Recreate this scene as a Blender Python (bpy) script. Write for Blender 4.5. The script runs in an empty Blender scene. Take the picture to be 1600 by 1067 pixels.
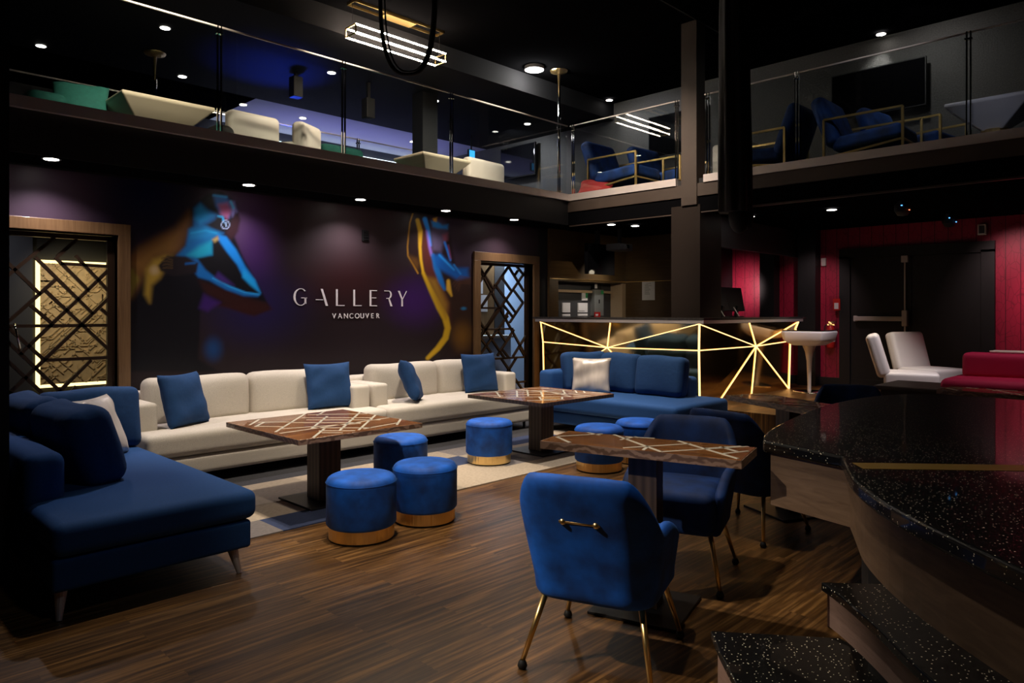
import bpy, bmesh, math, random
import numpy as np
from mathutils import Vector, Matrix
random.seed(7)
PI = math.pi
SC = bpy.context.scene
COL = SC.collection

# ------------------------------------------------------------------ camera, world, exposure
cam = bpy.data.cameras.new('camera'); camo = bpy.data.objects.new('camera', cam); COL.objects.link(camo)
cam.sensor_width = 36; cam.lens = 1122 / 1600 * 36; cam.shift_y = -46.5 / 1600; cam.clip_start = 0.05
camo.location = (0, 0, 1.4); camo.rotation_euler = (PI / 2, 0, -math.atan2(1122, 1103))
SC.camera = camo
SC.view_settings.view_transform = 'Standard'; SC.view_settings.look = 'None'
SC.view_settings.gamma = 1; SC.view_settings.exposure = 0.0; SC.view_settings.use_curve_mapping = False
w = bpy.data.worlds.new('night'); SC.world = w; w.use_nodes = True
w.node_tree.nodes['Background'].inputs[0].default_value = (0.5, 0.45, 0.5, 1)
w.node_tree.nodes['Background'].inputs[1].default_value = 0.0
SC.cycles.max_bounces = 8; SC.cycles.transparent_max_bounces = 12
SC.cycles.sample_clamp_indirect = 3.0
SC.cycles.use_denoising = True

def lamp(name, kind, loc, energy, color=(1, .87, .72), target=None, size=60, blend=.8, radius=.06, sx=1, sy=1):
    l = bpy.data.lights.new(name, kind); o = bpy.data.objects.new(name, l); COL.objects.link(o)
    l.energy = energy; l.color = color; o.location = loc
    if kind == 'SPOT':
        l.spot_size = math.radians(size); l.spot_blend = blend; l.shadow_soft_size = radius
    elif kind == 'AREA':
        l.shape = 'RECTANGLE'; l.size = sx; l.size_y = sy
    else:
        l.shadow_soft_size = radius
    t = Vector(target) if target else Vector(loc) - Vector((0, 0, 1))
    o.rotation_euler = (t - Vector(loc)).to_track_quat('-Z', 'Y').to_euler()
    return o

# added spotlights over the lounge, without fittings, most in the high ceiling above the frame
WARM = (1, .86, .70); NEUT = (1, .93, .86)
lamp('lounge_spot', 'SPOT', (2.6, 4.6, 4.88), 700, WARM, (3.0, 5.6, .3), 52, .9, .10)
lamp('lounge_spot', 'SPOT', (4.6, 5.0, 4.88), 720, WARM, (5.0, 5.5, .3), 56, .9, .10)
lamp('lounge_spot', 'SPOT', (6.0, 4.7, 4.88), 760, WARM, (6.8, 4.9, .3), 48, .9, .10)
lamp('lounge_spot', 'SPOT', (2.7, 5.7, 4.88), 190, (.8, .88, 1), (1.4, 4.8, .3), 34, .9, .10)
lamp('lounge_spot', 'SPOT', (2.4, 3.4, 5.2), 600, WARM, (3.1, 4.0, .0), 36, .9, .06)
lamp('lounge_spot', 'SPOT', (4.6, 3.4, 5.2), 600, NEUT, (5.2, 4.0, .0), 38, .9, .06)
lamp('front_fill_spot', 'SPOT', (0.05, 3.3, 2.7), 310, WARM, (2.2, 1.75, .55), 30, .9, .03)  # added low at the left to light the nearest chair back
lamp('front_fill_spot', 'SPOT', (0.9, 1.9, 4.4), 330, WARM, (3.0, 3.9, .3), 36, .9, .04)  # added from the camera side to brighten upright faces
lamp('floor_spot', 'SPOT', (2.7, 4.3, 5.2), 360, WARM, (1.8, 2.6, 0), 44, 1, .08)
lamp('chair_spot', 'SPOT', (3.0, 3.4, 5.1), 330, WARM, (3.3, 2.1, .5), 30, 1, .06)
lamp('low_fill_spot', 'SPOT', (1.6, 0.4, 4.6), 24, (.8, .88, 1), (1.2, 3.8, .2), 36, 1, .15)  # small added fill for the front of the left sofa
lamp('stage_spot', 'SPOT', (1.0, 1.4, 5.0), 170, (1, .9, .8), (2.2, .9, .3), 44, 1, .04)

# ------------------------------------------------------------------ materials
def nmat(name):
    m = bpy.data.materials.new(name); m.use_nodes = True
    n = m.node_tree.nodes; return m, n, m.node_tree.links, n['Principled BSDF']
def pmat(name, col, rough=.5, metal=0, noise=0, nscale=20, bump=0, bscale=150, sheen=0, spec=.5, coat=0, stretch=None, emis=None, es=0):
    m, n, l, p = nmat(name)
    p.inputs['Base Color'].default_value = (*col, 1); p.inputs['Roughness'].default_value = rough
    p.inputs['Metallic'].default_value = metal; p.inputs['Specular IOR Level'].default_value = spec
    if sheen:
        p.inputs['Sheen Weight'].default_value = sheen; p.inputs['Sheen Roughness'].default_value = .35
        p.inputs['Sheen Tint'].default_value = (min(1, col[0] * 3 + .2), min(1, col[1] * 3 + .3), min(1, col[2] * 3 + .3), 1)
    if coat: p.inputs['Coat Weight'].default_value = coat; p.inputs['Coat Roughness'].default_value = .05
    if emis: p.inputs['Emission Color'].default_value = (*emis, 1); p.inputs['Emission Strength'].default_value = es
    tc = n.new('ShaderNodeTexCoord'); mp = n.new('ShaderNodeMapping'); l.new(tc.outputs['Object'], mp.inputs[0])
    if stretch: mp.inputs['Scale'].default_value = stretch
    if noise:
        t = n.new('ShaderNodeTexNoise'); t.inputs['Scale'].default_value = nscale; t.inputs['Detail'].default_value = 4
        l.new(mp.outputs[0], t.inputs['Vector'])
        r = n.new('ShaderNodeValToRGB'); l.new(t.outputs[0], r.inputs[0])
        r.color_ramp.elements[0].position = .3; r.color_ramp.elements[1].position = .7
        r.color_ramp.elements[0].color = (*[c * (1 - noise) for c in col], 1)
        r.color_ramp.elements[1].color = (*[min(1, c * (1 + noise)) for c in col], 1)
        l.new(r.outputs[0], p.inputs['Base Color'])
    if bump:
        t2 = n.new('ShaderNodeTexNoise'); t2.inputs['Scale'].default_value = bscale; l.new(mp.outputs[0], t2.inputs['Vector'])
        b = n.new('ShaderNodeBump'); b.inputs['Strength'].default_value = bump; b.inputs['Distance'].default_value = .01
        l.new(t2.outputs[0], b.inputs['Height']); l.new(b.outputs[0], p.inputs['Normal'])
    return m
def emat(name, col, s):
    m, n, l, p = nmat(name)
    p.inputs['Base Color'].default_value = (0, 0, 0, 1)
    p.inputs['Emission Color'].default_value = (*col, 1); p.inputs['Emission Strength'].default_value = s
    return m

def floor_mat():
    m, n, l, p = nmat('walnut_planks')
    tc = n.new('ShaderNodeTexCoord')
    br = n.new('ShaderNodeTexBrick'); l.new(tc.outputs['Object'], br.inputs['Vector'])
    br.inputs['Scale'].default_value = 1; br.inputs['Brick Width'].default_value = 1.1; br.inputs['Row Height'].default_value = .12
    br.inputs['Mortar Size'].default_value = .0012; br.offset = .37
    br.inputs['Color1'].default_value = (0, 0, 0, 1); br.inputs['Color2'].default_value = (1, 1, 1, 1); br.inputs['Mortar'].default_value = (.2, .2, .2, 1)
    mp = n.new('ShaderNodeMapping'); mp.inputs['Scale'].default_value = (1.1, 26, 1); l.new(tc.outputs['Object'], mp.inputs[0])
    add = n.new('ShaderNodeVectorMath'); add.operation = 'ADD'
    sc_ = n.new('ShaderNodeVectorMath'); sc_.operation = 'SCALE'; sc_.inputs['Scale'].default_value = 7; l.new(br.outputs['Color'], sc_.inputs[0])
    l.new(mp.outputs[0], add.inputs[0]); l.new(sc_.outputs[0], add.inputs[1])
    t = n.new('ShaderNodeTexNoise'); t.inputs['Scale'].default_value = 1.5; t.inputs['Detail'].default_value = 7; t.inputs['Roughness'].default_value = .62
    l.new(add.outputs[0], t.inputs['Vector'])
    r = n.new('ShaderNodeValToRGB'); l.new(t.outputs[0], r.inputs[0])
    e = r.color_ramp.elements; e[0].position = .3; e[0].color = (.018, .008, .002, 1); e[1].position = .70; e[1].color = (.31, .158, .050, 1)
    x = e.new(.5); x.color = (.102, .047, .013, 1)
    mx = n.new('ShaderNodeMix'); mx.data_type = 'RGBA'; mx.blend_type = 'MULTIPLY'; mx.inputs[0].default_value = .5
    r2 = n.new('ShaderNodeValToRGB'); l.new(br.outputs['Color'], r2.inputs[0])
    r2.color_ramp.elements[0].color = (.45, .42, .4, 1); r2.color_ramp.elements[1].color = (1.25, 1.2, 1.1, 1)
    l.new(r.outputs[0], mx.inputs[6]); l.new(r2.outputs[0], mx.inputs[7]); l.new(mx.outputs[2], p.inputs['Base Color'])
    p.inputs['Roughness'].default_value = .38
    b = n.new('ShaderNodeBump'); b.inputs['Strength'].default_value = .25; b.inputs['Distance'].default_value = .003
    l.new(t.outputs[0], b.inputs['Height']); l.new(b.outputs[0], p.inputs['Normal'])
    return m

def wood_mat(name, dark, lite, rough=.15, coat=0.6, scale=3.0, stretch=(1, 7, 1), rings=False):
    m, n, l, p = nmat(name)
    tc = n.new('ShaderNodeTexCoord'); mp = n.new('ShaderNodeMapping'); mp.inputs['Scale'].default_value = stretch
    l.new(tc.outputs['Object'], mp.inputs[0])
    t = n.new('ShaderNodeTexNoise'); t.inputs['Scale'].default_value = scale; t.inputs['Detail'].default_value = 5; t.inputs['Distortion'].default_value = 1.2
    l.new(mp.outputs[0], t.inputs['Vector']); src = t.outputs[0]
    if rings:
        wv = n.new('ShaderNodeTexWave'); wv.wave_type = 'RINGS'; wv.inputs['Scale'].default_value = 9; wv.inputs['Distortion'].default_value = 14; wv.inputs['Detail'].default_value = 3
        l.new(mp.outputs[0], wv.inputs['Vector']); src = wv.outputs['Color']
    r = n.new('ShaderNodeValToRGB'); l.new(src, r.inputs[0])
    r.color_ramp.elements[0].position = .3; r.color_ramp.elements[0].color = (*dark, 1)
    r.color_ramp.elements[1].position = .7; r.color_ramp.elements[1].color = (*lite, 1)
    l.new(r.outputs[0], p.inputs['Base Color']); p.inputs['Roughness'].default_value = rough
    p.inputs['Coat Weight'].default_value = coat; p.inputs['Coat Roughness'].default_value = .04
    return m

def sparkle_mat():
    m, n, l, p = nmat('black_sparkle_laminate')
    tc = n.new('ShaderNodeTexCoord')
    v = n.new('ShaderNodeTexVoronoi'); v.inputs['Scale'].default_value = 105; l.new(tc.outputs['Object'], v.inputs['Vector'])
    lt = n.new('ShaderNodeMath'); lt.operation = 'LESS_THAN'; lt.inputs[1].default_value = .20; l.new(v.outputs['Distance'], lt.inputs[0])
    sep = n.new('ShaderNodeSeparateColor'); l.new(v.outputs['Color'], sep.inputs[0])
    gt = n.new('ShaderNodeMath'); gt.operation = 'GREATER_THAN'; gt.inputs[1].default_value = .55; l.new(sep.outputs[0], gt.inputs[0])
    mu = n.new('ShaderNodeMath'); mu.operation = 'MULTIPLY'; l.new(lt.outputs[0], mu.inputs[0]); l.new(gt.outputs[0], mu.inputs[1])
    mx = n.new('ShaderNodeMix'); mx.data_type = 'RGBA'; l.new(mu.outputs[0], mx.inputs[0])
    mx.inputs[6].default_value = (.003, .003, .003, 1); mx.inputs[7].default_value = (1, .9, .65, 1)
    l.new(mx.outputs[2], p.inputs['Base Color'])
    p.inputs['Roughness'].default_value = .4
    p.inputs['Coat Weight'].default_value = .55; p.inputs['Coat Roughness'].default_value = .03; p.inputs['Specular IOR Level'].default_value = .2
    return m

def glass_mat():
    m, n, l, p = nmat('clear_glass'); n.remove(p)
    tr = n.new('ShaderNodeBsdfTransparent'); tr.inputs[0].default_value = (.93, .95, .95, 1)
    gl = n.new('ShaderNodeBsdfGlossy'); gl.inputs['Roughness'].default_value = .01; gl.inputs[0].default_value = (.9, .9, .9, 1)
    fr = n.new('ShaderNodeFresnel'); ge = n.new('ShaderNodeNewGeometry'); mr = n.new('ShaderNodeMapRange')
    mr.inputs['To Min'].default_value = 1.45; mr.inputs['To Max'].default_value = 1 / 1.45
    l.new(ge.outputs['Backfacing'], mr.inputs['Value']); l.new(mr.outputs[0], fr.inputs[0])
    mx = n.new('ShaderNodeMixShader'); l.new(fr.outputs[0], mx.inputs[0]); l.new(tr.outputs[0], mx.inputs[1]); l.new(gl.outputs[0], mx.inputs[2])
    l.new(mx.outputs[0], n['Material Output'].inputs[0]); return m

def red_wall_mat():
    m, n, l, p = nmat('red_branch_wallpaper')
    tc = n.new('ShaderNodeTexCoord')
    v = n.new('ShaderNodeTexVoronoi'); v.feature = 'DISTANCE_TO_EDGE'; v.inputs['Scale'].default_value = 8.0
    mp = n.new('ShaderNodeMapping'); mp.inputs['Scale'].default_value = (1, 2.0, .9); l.new(tc.outputs['Object'], mp.inputs[0]); l.new(mp.outputs[0], v.inputs['Vector'])
    r = n.new('ShaderNodeValToRGB'); l.new(v.outputs['Distance'], r.inputs[0])
    r.color_ramp.elements[0].color = (.20, .005, .025, 1); r.color_ramp.elements[0].position = .0
    r.color_ramp.elements[1].color = (.36, .010, .045, 1); r.color_ramp.elements[1].position = .05
    sx = n.new('ShaderNodeSeparateXYZ'); l.new(tc.outputs['Object'], sx.inputs[0])
    md = n.new('ShaderNodeMath'); md.operation = 'MODULO'; md.inputs[1].default_value = .16
    ad = n.new('ShaderNodeMath'); ad.operation = 'ADD'; ad.inputs[1].default_value = 20; l.new(sx.outputs[1], ad.inputs[0]); l.new(ad.outputs[0], md.inputs[0])
    lt = n.new('ShaderNodeMath'); lt.operation = 'LESS_THAN'; lt.inputs[1].default_value = .008; l.new(md.outputs[0], lt.inputs[0])
    mx = n.new('ShaderNodeMix'); mx.data_type = 'RGBA'; l.new(lt.outputs[0], mx.inputs[0]); l.new(r.outputs[0], mx.inputs[6]); mx.inputs[7].default_value = (.06, .002, .01, 1)
    l.new(mx.outputs[2], p.inputs['Base Color']); p.inputs['Roughness'].default_value = .5
    return m

def rug_mat():
    m, n, l, p = nmat('carpet_tiles')
    tc = n.new('ShaderNodeTexCoord')
    mp = n.new('ShaderNodeMapping'); mp.inputs['Scale'].default_value = (1 / .78, 1 / .33, 1); mp.inputs['Location'].default_value = (.13, .15, .5); l.new(tc.outputs['Object'], mp.inputs[0])
    fl = n.new('ShaderNodeVectorMath'); fl.operation = 'FLOOR'; l.new(mp.outputs[0], fl.inputs[0])
    wn = n.new('ShaderNodeTexWhiteNoise'); wn.noise_dimensions = '3D'; l.new(fl.outputs[0], wn.inputs['Vector'])
    r = n.new('ShaderNodeValToRGB'); r.color_ramp.interpolation = 'CONSTANT'; l.new(wn.outputs['Value'], r.inputs[0])
    e = r.color_ramp.elements; e[0].color = (.36, .29, .21, 1); e[0].position = 0; e[1].position = .45; e[1].color = (.28, .23, .17, 1)
    x = e.new(.66); x.color = (.022, .035, .085, 1); x = e.new(.84); x.color = (.15, .13, .12, 1)
    t = n.new('ShaderNodeTexNoise'); t.inputs['Scale'].default_value = 120; mp2 = n.new('ShaderNodeMapping'); mp2.inputs['Scale'].default_value = (.25, 1, 1); l.new(tc.outputs['Object'], mp2.inputs[0]); l.new(mp2.outputs[0], t.inputs['Vector'])
    mx = n.new('ShaderNodeMix'); mx.data_type = 'RGBA'; mx.blend_type = 'OVERLAY'; mx.inputs[0].default_value = .5; l.new(r.outputs[0], mx.inputs[6]); l.new(t.outputs[0], mx.inputs[7])
    l.new(mx.outputs[2], p.inputs['Base Color']); p.inputs['Roughness'].default_value = .95
    return m

def ribbed(name, col, rough=.45):
    m, n, l, p = nmat(name)
    tc = n.new('ShaderNodeTexCoord'); wv = n.new('ShaderNodeTexWave'); wv.bands_direction = 'DIAGONAL'; wv.inputs['Scale'].default_value = 14
    mp = n.new('ShaderNodeMapping'); mp.inputs['Scale'].default_value = (1, 1, 0); l.new(tc.outputs['Object'], mp.inputs[0]); l.new(mp.outputs[0], wv.inputs['Vector'])
    r = n.new('ShaderNodeValToRGB'); l.new(wv.outputs['Color'], r.inputs[0])
    r.color_ramp.elements[0].color = (*[c * .45 for c in col], 1); r.color_ramp.elements[1].color = (*col, 1)
    l.new(r.outputs[0], p.inputs['Base Color']); p.inputs['Roughness'].default_value = rough
    return m

M = dict(
    floor=floor_mat(), rug=rug_mat(), glass=glass_mat(), red=red_wall_mat(), sparkle=sparkle_mat(),
    black=pmat('black_paint', (.006, .006, .007), .6), soft_black=pmat('black_ceiling', (.003, .003, .0035), .9, spec=.0),
    ply=pmat('dark_fascia', (.052, .037, .028), .45, noise=.1, nscale=3),
    dgrey=pmat('dark_grey_paint', (.045, .045, .050), .55), beam=pmat('beam_grey', (.022, .022, .020), .7, spec=.2), lounge_black=pmat('lounge_ceiling_black', (.014, .014, .016), .8, spec=.1),
    greywall=pmat('textured_charcoal_wallcovering', (.075, .072, .068), .6, noise=.25, nscale=60, bump=.5, bscale=60),
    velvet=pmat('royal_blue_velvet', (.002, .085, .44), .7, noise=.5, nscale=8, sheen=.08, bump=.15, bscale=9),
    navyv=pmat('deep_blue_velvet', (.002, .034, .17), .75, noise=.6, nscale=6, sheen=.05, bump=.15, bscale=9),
    bsofa=pmat('blue_upholstery', (.005, .058, .21), .85, noise=.08, nscale=90, bump=.1, bscale=300),
    bpill=pmat('blue_cotton', (.005, .045, .15), .9, noise=.08, nscale=60, bump=.35, bscale=14),
    linen=pmat('oatmeal_linen', (.62, .57, .49), .9, noise=.12, nscale=180, bump=.25, bscale=260),
    satin=pmat('silver_satin', (.66, .58, .52), .32, noise=.3, nscale=6, bump=.9, bscale=9, metal=.15, stretch=(1, 1, .3)),
    gold=pmat('polished_brass', (1, .70, .28), .33, 1), goldb=pmat('brushed_brass', (.95, .68, .30), .30, 1, stretch=(45, 45, .2), bump=.8, bscale=1),
    steel=pmat('brushed_steel', (.66, .59, .55), .45, .6, bump=.2, bscale=200, stretch=(1, 1, 30)), chrome=pmat('chrome', (.8, .8, .8), .08, 1),
    bronze=pmat('bronze_mirror', (.90, .66, .32), .10, 1), cnt=pmat('dark_stone_counter', (.045, .04, .036), .2, coat=.4, noise=.3, nscale=30),
    strip=emat('warm_light_strip', (1, .56, .20), 3.0), panelglow=emat('panel_light_strip', (1, .76, .30), 2.6),
    frame=wood_mat('brown_oak_frame', (.13, .07, .028), (.20, .115, .05), .4, .1, 3, (14, 14, .8)),
    panelw=wood_mat('brown_oak_panelling', (.075, .042, .015), (.11, .065, .026), .4, .1, 3, (.8, .8, 16)),
    lattice=pmat('dark_bronze_lattice', (.045, .026, .015), .35, .4), carve=pmat('carved_gold_panel', (.66, .48, .24), .6, noise=.1),
    walnut=wood_mat('walnut_top', (.06, .018, .005), (.34, .13, .032), .22, .35, 3, (1, 8, 1)),
    walnute=wood_mat('walnut_edge', (.15, .085, .052), (.33, .205, .135), .3, .3, 5, (1, 1, 1), True),
    inlay=pmat('cream_inlay', (.85, .80, .66), .2, coat=.5), ped=ribbed('fluted_brown_pedestal', (.10, .065, .045)),
    plate=pmat('black_gloss_plate', (.010, .010, .011), .35, spec=.3), rubber=pmat('black_rubber', (.01, .01, .01), .6),
    stagew=wood_mat('stage_brown_wood', (.13, .078, .045), (.20, .125, .075), .45, 0, 3, (2, 2, 14)),
    stagep=pmat('stage_riser_wood', (.30, .19, .15), .5, noise=.12, nscale=20, stretch=(1, 1, 8)),
    white=pmat('white_leather', (.70, .67, .66), .4), whitep=pmat('white_plastic', (.75, .72, .80), .35), cream=pmat('cream_laminate', (.78, .68, .50), .5), creamc=pmat('cream_leather', (.78, .70, .60), .45),
    green=pmat('teal_green_fabric', (.02, .16, .13), .85, noise=.1, nscale=40), redf=pmat('crimson_fabric', (.50, .004, .07), .75), redv=pmat('red_cushion', (.5, .03, .03), .8),
    screen=pmat('tv_screen', (.004, .004, .005), .06, coat=.3), paper=pmat('white_paper', (.75, .73, .75), .7), grey=pmat('grey_metal_box', (.30, .31, .30), .45, .3),
    leaf=pmat('green_tag', (.05, .4, .15), .6), redp=pmat('red_paint', (.55, .02, .015), .35), silk=pmat('black_silk', (.0035, .0035, .0038), .8),
    letter=pmat('silver_white_letters', (.88, .84, .84), .5), lit=emat('lamp_lens', (1, .93, .84), 14), tube=emat('light_tube', (1, .80, .60), 75),
    beige=pmat('beige_jamb', (.55, .40, .26), .5), bluewall=pmat('pale_blue_wall', (.38, .52, .75), .6), purp=pmat('white_soffit', (.55, .55, .6), .7), led=emat('white_light_band', (.8, .87, 1), 4),
    ochre=pmat('ochre_brass_inlay', (.42, .26, .06), .35, .4),
    column_shade=pmat('umber_column_shade', (.018, .012, .009), .6, spec=.15),  # shade on the lower column put into its colour, against the spots
    exit=emat('exit_sign_face', (.05, .45, 1), 1.5), mgrey=pmat('alarm_plastic', (.6, .56, .52), .5), led_b=emat('blue_indicator', (.1, .4, 1), 3), led_r=emat('red_indicator', (1, .25, .1), 2),
)

# ------------------------------------------------------------------ object helpers
def link(name, me, mat=None, parent=None, loc=None, rot=None):
    o = bpy.data.objects.new(name, me); COL.objects.link(o)
    if mat is not None:
        for mm in (mat if isinstance(mat, (list, tuple)) else [mat]): me.materials.append(M[mm] if isinstance(mm, str) else mm)
    if parent: o.parent = parent
    if loc is not None: o.location = loc
    if rot is not None: o.rotation_euler = rot
    return o
def bm2(name, bm, mat, parent=None, loc=None, rot=None, smooth=False, bevel=0, seg=2, subs=0):
    me = bpy.data.meshes.new(name); bmesh.ops.recalc_face_normals(bm, faces=bm.faces); bm.to_mesh(me); bm.free()
    if smooth:
        for f in me.polygons: f.use_smooth = True
    o = link(name, me, mat, parent, loc, rot)
    if bevel:
        b = o.modifiers.new('b', 'BEVEL'); b.width = bevel; b.segments = seg; b.limit_method = 'ANGLE'
    if subs:
        s = o.modifiers.new('s', 'SUBSURF'); s.levels = s.render_levels = subs
    return o
def thing(name, label, cat, loc=(0, 0, 0), rz=0, group=None):
    o = bpy.data.objects.new(name, None); COL.objects.link(o); o.location = loc; o.rotation_euler = (0, 0, rz); o.empty_display_size = .1
    o['label'] = label; o['category'] = cat
    if group: o['group'] = group
    return o
def tag(o, label, cat, group=None):
    o['label'] = label; o['category'] = cat
    if group: o['group'] = group
    return o
def struct(o): o['kind'] = 'structure'; return o
def sempty(name, loc=(0, 0, 0)):
    o = bpy.data.objects.new(name, None); COL.objects.link(o); o.location = loc; o.empty_display_size = .1; o['kind'] = 'structure'; return o
def copy_tree(o, parent=None):
    c = o.copy(); COL.objects.link(c); c.parent = parent
    for ch in list(o.children): copy_tree(ch, c)
    return c

def box(bm, x0, x1, y0, y1, z0, z1, mi=0, mat=None):
    vs = [bm.verts.new((x, y, z)) for z in (z0, z1) for y in (y0, y1) for x in (x0, x1)]
    for q in ((0, 2, 3, 1), (4, 5, 7, 6), (0, 1, 5, 4), (2, 6, 7, 3), (0, 4, 6, 2), (1, 3, 7, 5)):
        f = bm.faces.new([vs[i] for i in q]); f.material_index = mi
    if mat is not None:
        for v in vs: v.co = mat @ v.co
    return vs
def bx(name, d, mat, parent=None, loc=None, rot=None, bevel=0, seg=2):
    bm = bmesh.new(); box(bm, *d); return bm2(name, bm, mat, parent, loc, rot, bevel=bevel, seg=seg)
def bar(bm, p, q, w=.02, h=None, up=(0, 0, 1), mi=0):
    p, q = Vector(p), Vector(q); d = q - p; L = d.length
    if L < 1e-6: return
    y = d.normalized(); u = Vector(up); x = y.cross(u)
    if x.length < 1e-4: x = y.cross(Vector((1, 0, 0)))
    x.normalize(); z = x.cross(y); h = h or w
    mt = Matrix((x, y, z)).transposed().to_4x4(); mt.translation = p
    box(bm, -w / 2, w / 2, 0, L, -h / 2, h / 2, mi, mt)
def cyl(bm, p, q, r0, r1=None, n=20, caps=True):
    p, q = Vector(p), Vector(q); r1 = r0 if r1 is None else r1
    d = (q - p).normalized(); x = d.orthogonal().normalized(); y = d.cross(x)
    A = [bm.verts.new(p + (x * math.cos(2 * PI * i / n) + y * math.sin(2 * PI * i / n)) * r0) for i in range(n)]
    B = [bm.verts.new(q + (x * math.cos(2 * PI * i / n) + y * math.sin(2 * PI * i / n)) * r1) for i in range(n)]
    for i in range(n): bm.faces.new((A[i], A[(i + 1) % n], B[(i + 1) % n], B[i]))
    if caps: bm.faces.new(A[::-1]); bm.faces.new(B)
def lathe(bm, prof, n=40, c=(0, 0, 0)):
    rings = []
    for r, z in prof:
        if r < 1e-5: rings.append([bm.verts.new((c[0], c[1], c[2] + z))])
        else: rings.append([bm.verts.new((c[0] + r * math.cos(2 * PI * i / n), c[1] + r * math.sin(2 * PI * i / n), c[2] + z)) for i in range(n)])
    for a, b in zip(rings, rings[1:]):
        for i in range(n):
            j = (i + 1) % n
            if len(a) == 1 and len(b) == 1: continue
            if len(a) == 1: bm.faces.new((a[0], b[j], b[i]))
            elif len(b) == 1: bm.faces.new((a[i], a[j], b[0]))
            else: bm.faces.new((a[i], a[j], b[j], b[i]))
def tube(bm, pts, r, n=10):
    pts = [Vector(p) for p in pts]; prev = None; px = None
    for i, p in enumerate(pts):
        d = (pts[min(i + 1, len(pts) - 1)] - pts[max(i - 1, 0)]).normalized()
        x = (px - d * px.dot(d)).normalized() if px is not None else d.orthogonal().normalized(); px = x; y = d.cross(x)
        R = [bm.verts.new(p + (x * math.cos(2 * PI * k / n) + y * math.sin(2 * PI * k / n)) * r) for k in range(n)]
        if prev:
            for k in range(n): bm.faces.new((prev[k], prev[(k + 1) % n], R[(k + 1) % n], R[k]))
        else: bm.faces.new(R[::-1])
        prev = R
    bm.faces.new(prev)
def prism(bm, poly, z0, z1, mi=0, mi_side=None):
    a = [bm.verts.new((x, y, z0)) for x, y in poly]; b = [bm.verts.new((x, y, z1)) for x, y in poly]
    f = bm.faces.new(a[::-1]); f.material_index = mi; f = bm.faces.new(b); f.material_index = mi
    for i in range(len(poly)):
        j = (i + 1) % len(poly); f = bm.faces.new((a[i], a[j], b[j], b[i])); f.material_index = mi if mi_side is None else mi_side

def _coords(h, r):
    k = [-h, -h + r * .3, -h + r * .65, -h + r]; inner = [(-h + r) + (2 * h - 2 * r) * i / 6 for i in range(1, 6)]
    return k + inner + [-c for c in k[::-1]]
def rbox(bm, cx, cy, cz, W, D, H, r=.04, bulge=0., sag=0., mat=None, wob=0, seed=0):
    """soft rounded block, top (and a little the sides) bulging"""
    hx, hy, hz = W / 2, D / 2, H / 2; r = min(r, hx * .98, hy * .98, hz * .98)
    X, Y, Z = _coords(hx, r), _coords(hy, r), _coords(hz, r); rnd = random.Random(seed)
    ph = [rnd.uniform(0, 6) for _ in range(4)]
    cache = {}
    def V(i, j, k):
        if (i, j, k) in cache: return cache[(i, j, k)]
        p = Vector((X[i], Y[j], Z[k]))
        c = Vector((max(-hx + r, min(hx - r, p.x)), max(-hy + r, min(hy - r, p.y)), max(-hz + r, min(hz - r, p.z))))
        d = p - c
        q = c + d.normalized() * r if d.length > 1e-9 else p
        u, v, w_ = q.x / hx, q.y / hy, q.z / hz
        q.z += bulge * (1 - u * u) * (1 - v * v) * (1 if w_ > 0 else -.3) * abs(w_)
        q.y += sag * (1 - u * u) * (1 - w_ * w_) * v
        if wob:
            q.y += wob * math.sin(u * 5 + ph[0] + w_ * 2) * (1 if abs(v) > .5 else .5); q.z += wob * .8 * math.sin(u * 4 + ph[1])
        q = q + Vector((cx, cy, cz))
        if mat is not None: q = mat @ q
        cache[(i, j, k)] = bm.verts.new(q); return cache[(i, j, k)]
    nx, ny, nz = len(X) - 1, len(Y) - 1, len(Z) - 1
    for i in range(nx):
        for j in range(ny): bm.faces.new((V(i, j, 0), V(i, j + 1, 0), V(i + 1, j + 1, 0), V(i + 1, j, 0))); bm.faces.new((V(i, j, nz), V(i + 1, j, nz), V(i + 1, j + 1, nz), V(i, j + 1, nz)))
    for i in range(nx):
        for k in range(nz): bm.faces.new((V(i, 0, k), V(i + 1, 0, k), V(i + 1, 0, k + 1), V(i, 0, k + 1))); bm.faces.new((V(i, ny, k), V(i, ny, k + 1), V(i + 1, ny, k + 1), V(i + 1, ny, k)))
    for j in range(ny):
        for k in range(nz): bm.faces.new((V(0, j, k), V(0, j, k + 1), V(0, j + 1, k + 1), V(0, j + 1, k))); bm.faces.new((V(nx, j, k), V(nx, j + 1, k), V(nx, j + 1, k + 1), V(nx, j, k + 1)))
def rb(name, dims, mat, parent=None, loc=None, rot=None, r=.04, bulge=0, sag=0, wob=0, seed=0):
    """dims x0,x1,y0,y1,z0,z1"""
    x0, x1, y0, y1, z0, z1 = dims; bm = bmesh.new()
    rbox(bm, (x0 + x1) / 2, (y0 + y1) / 2, (z0 + z1) / 2, x1 - x0, y1 - y0, z1 - z0, r, bulge, sag, None, wob, seed)
    return bm2(name, bm, mat, parent, loc, rot, smooth=True)
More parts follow.
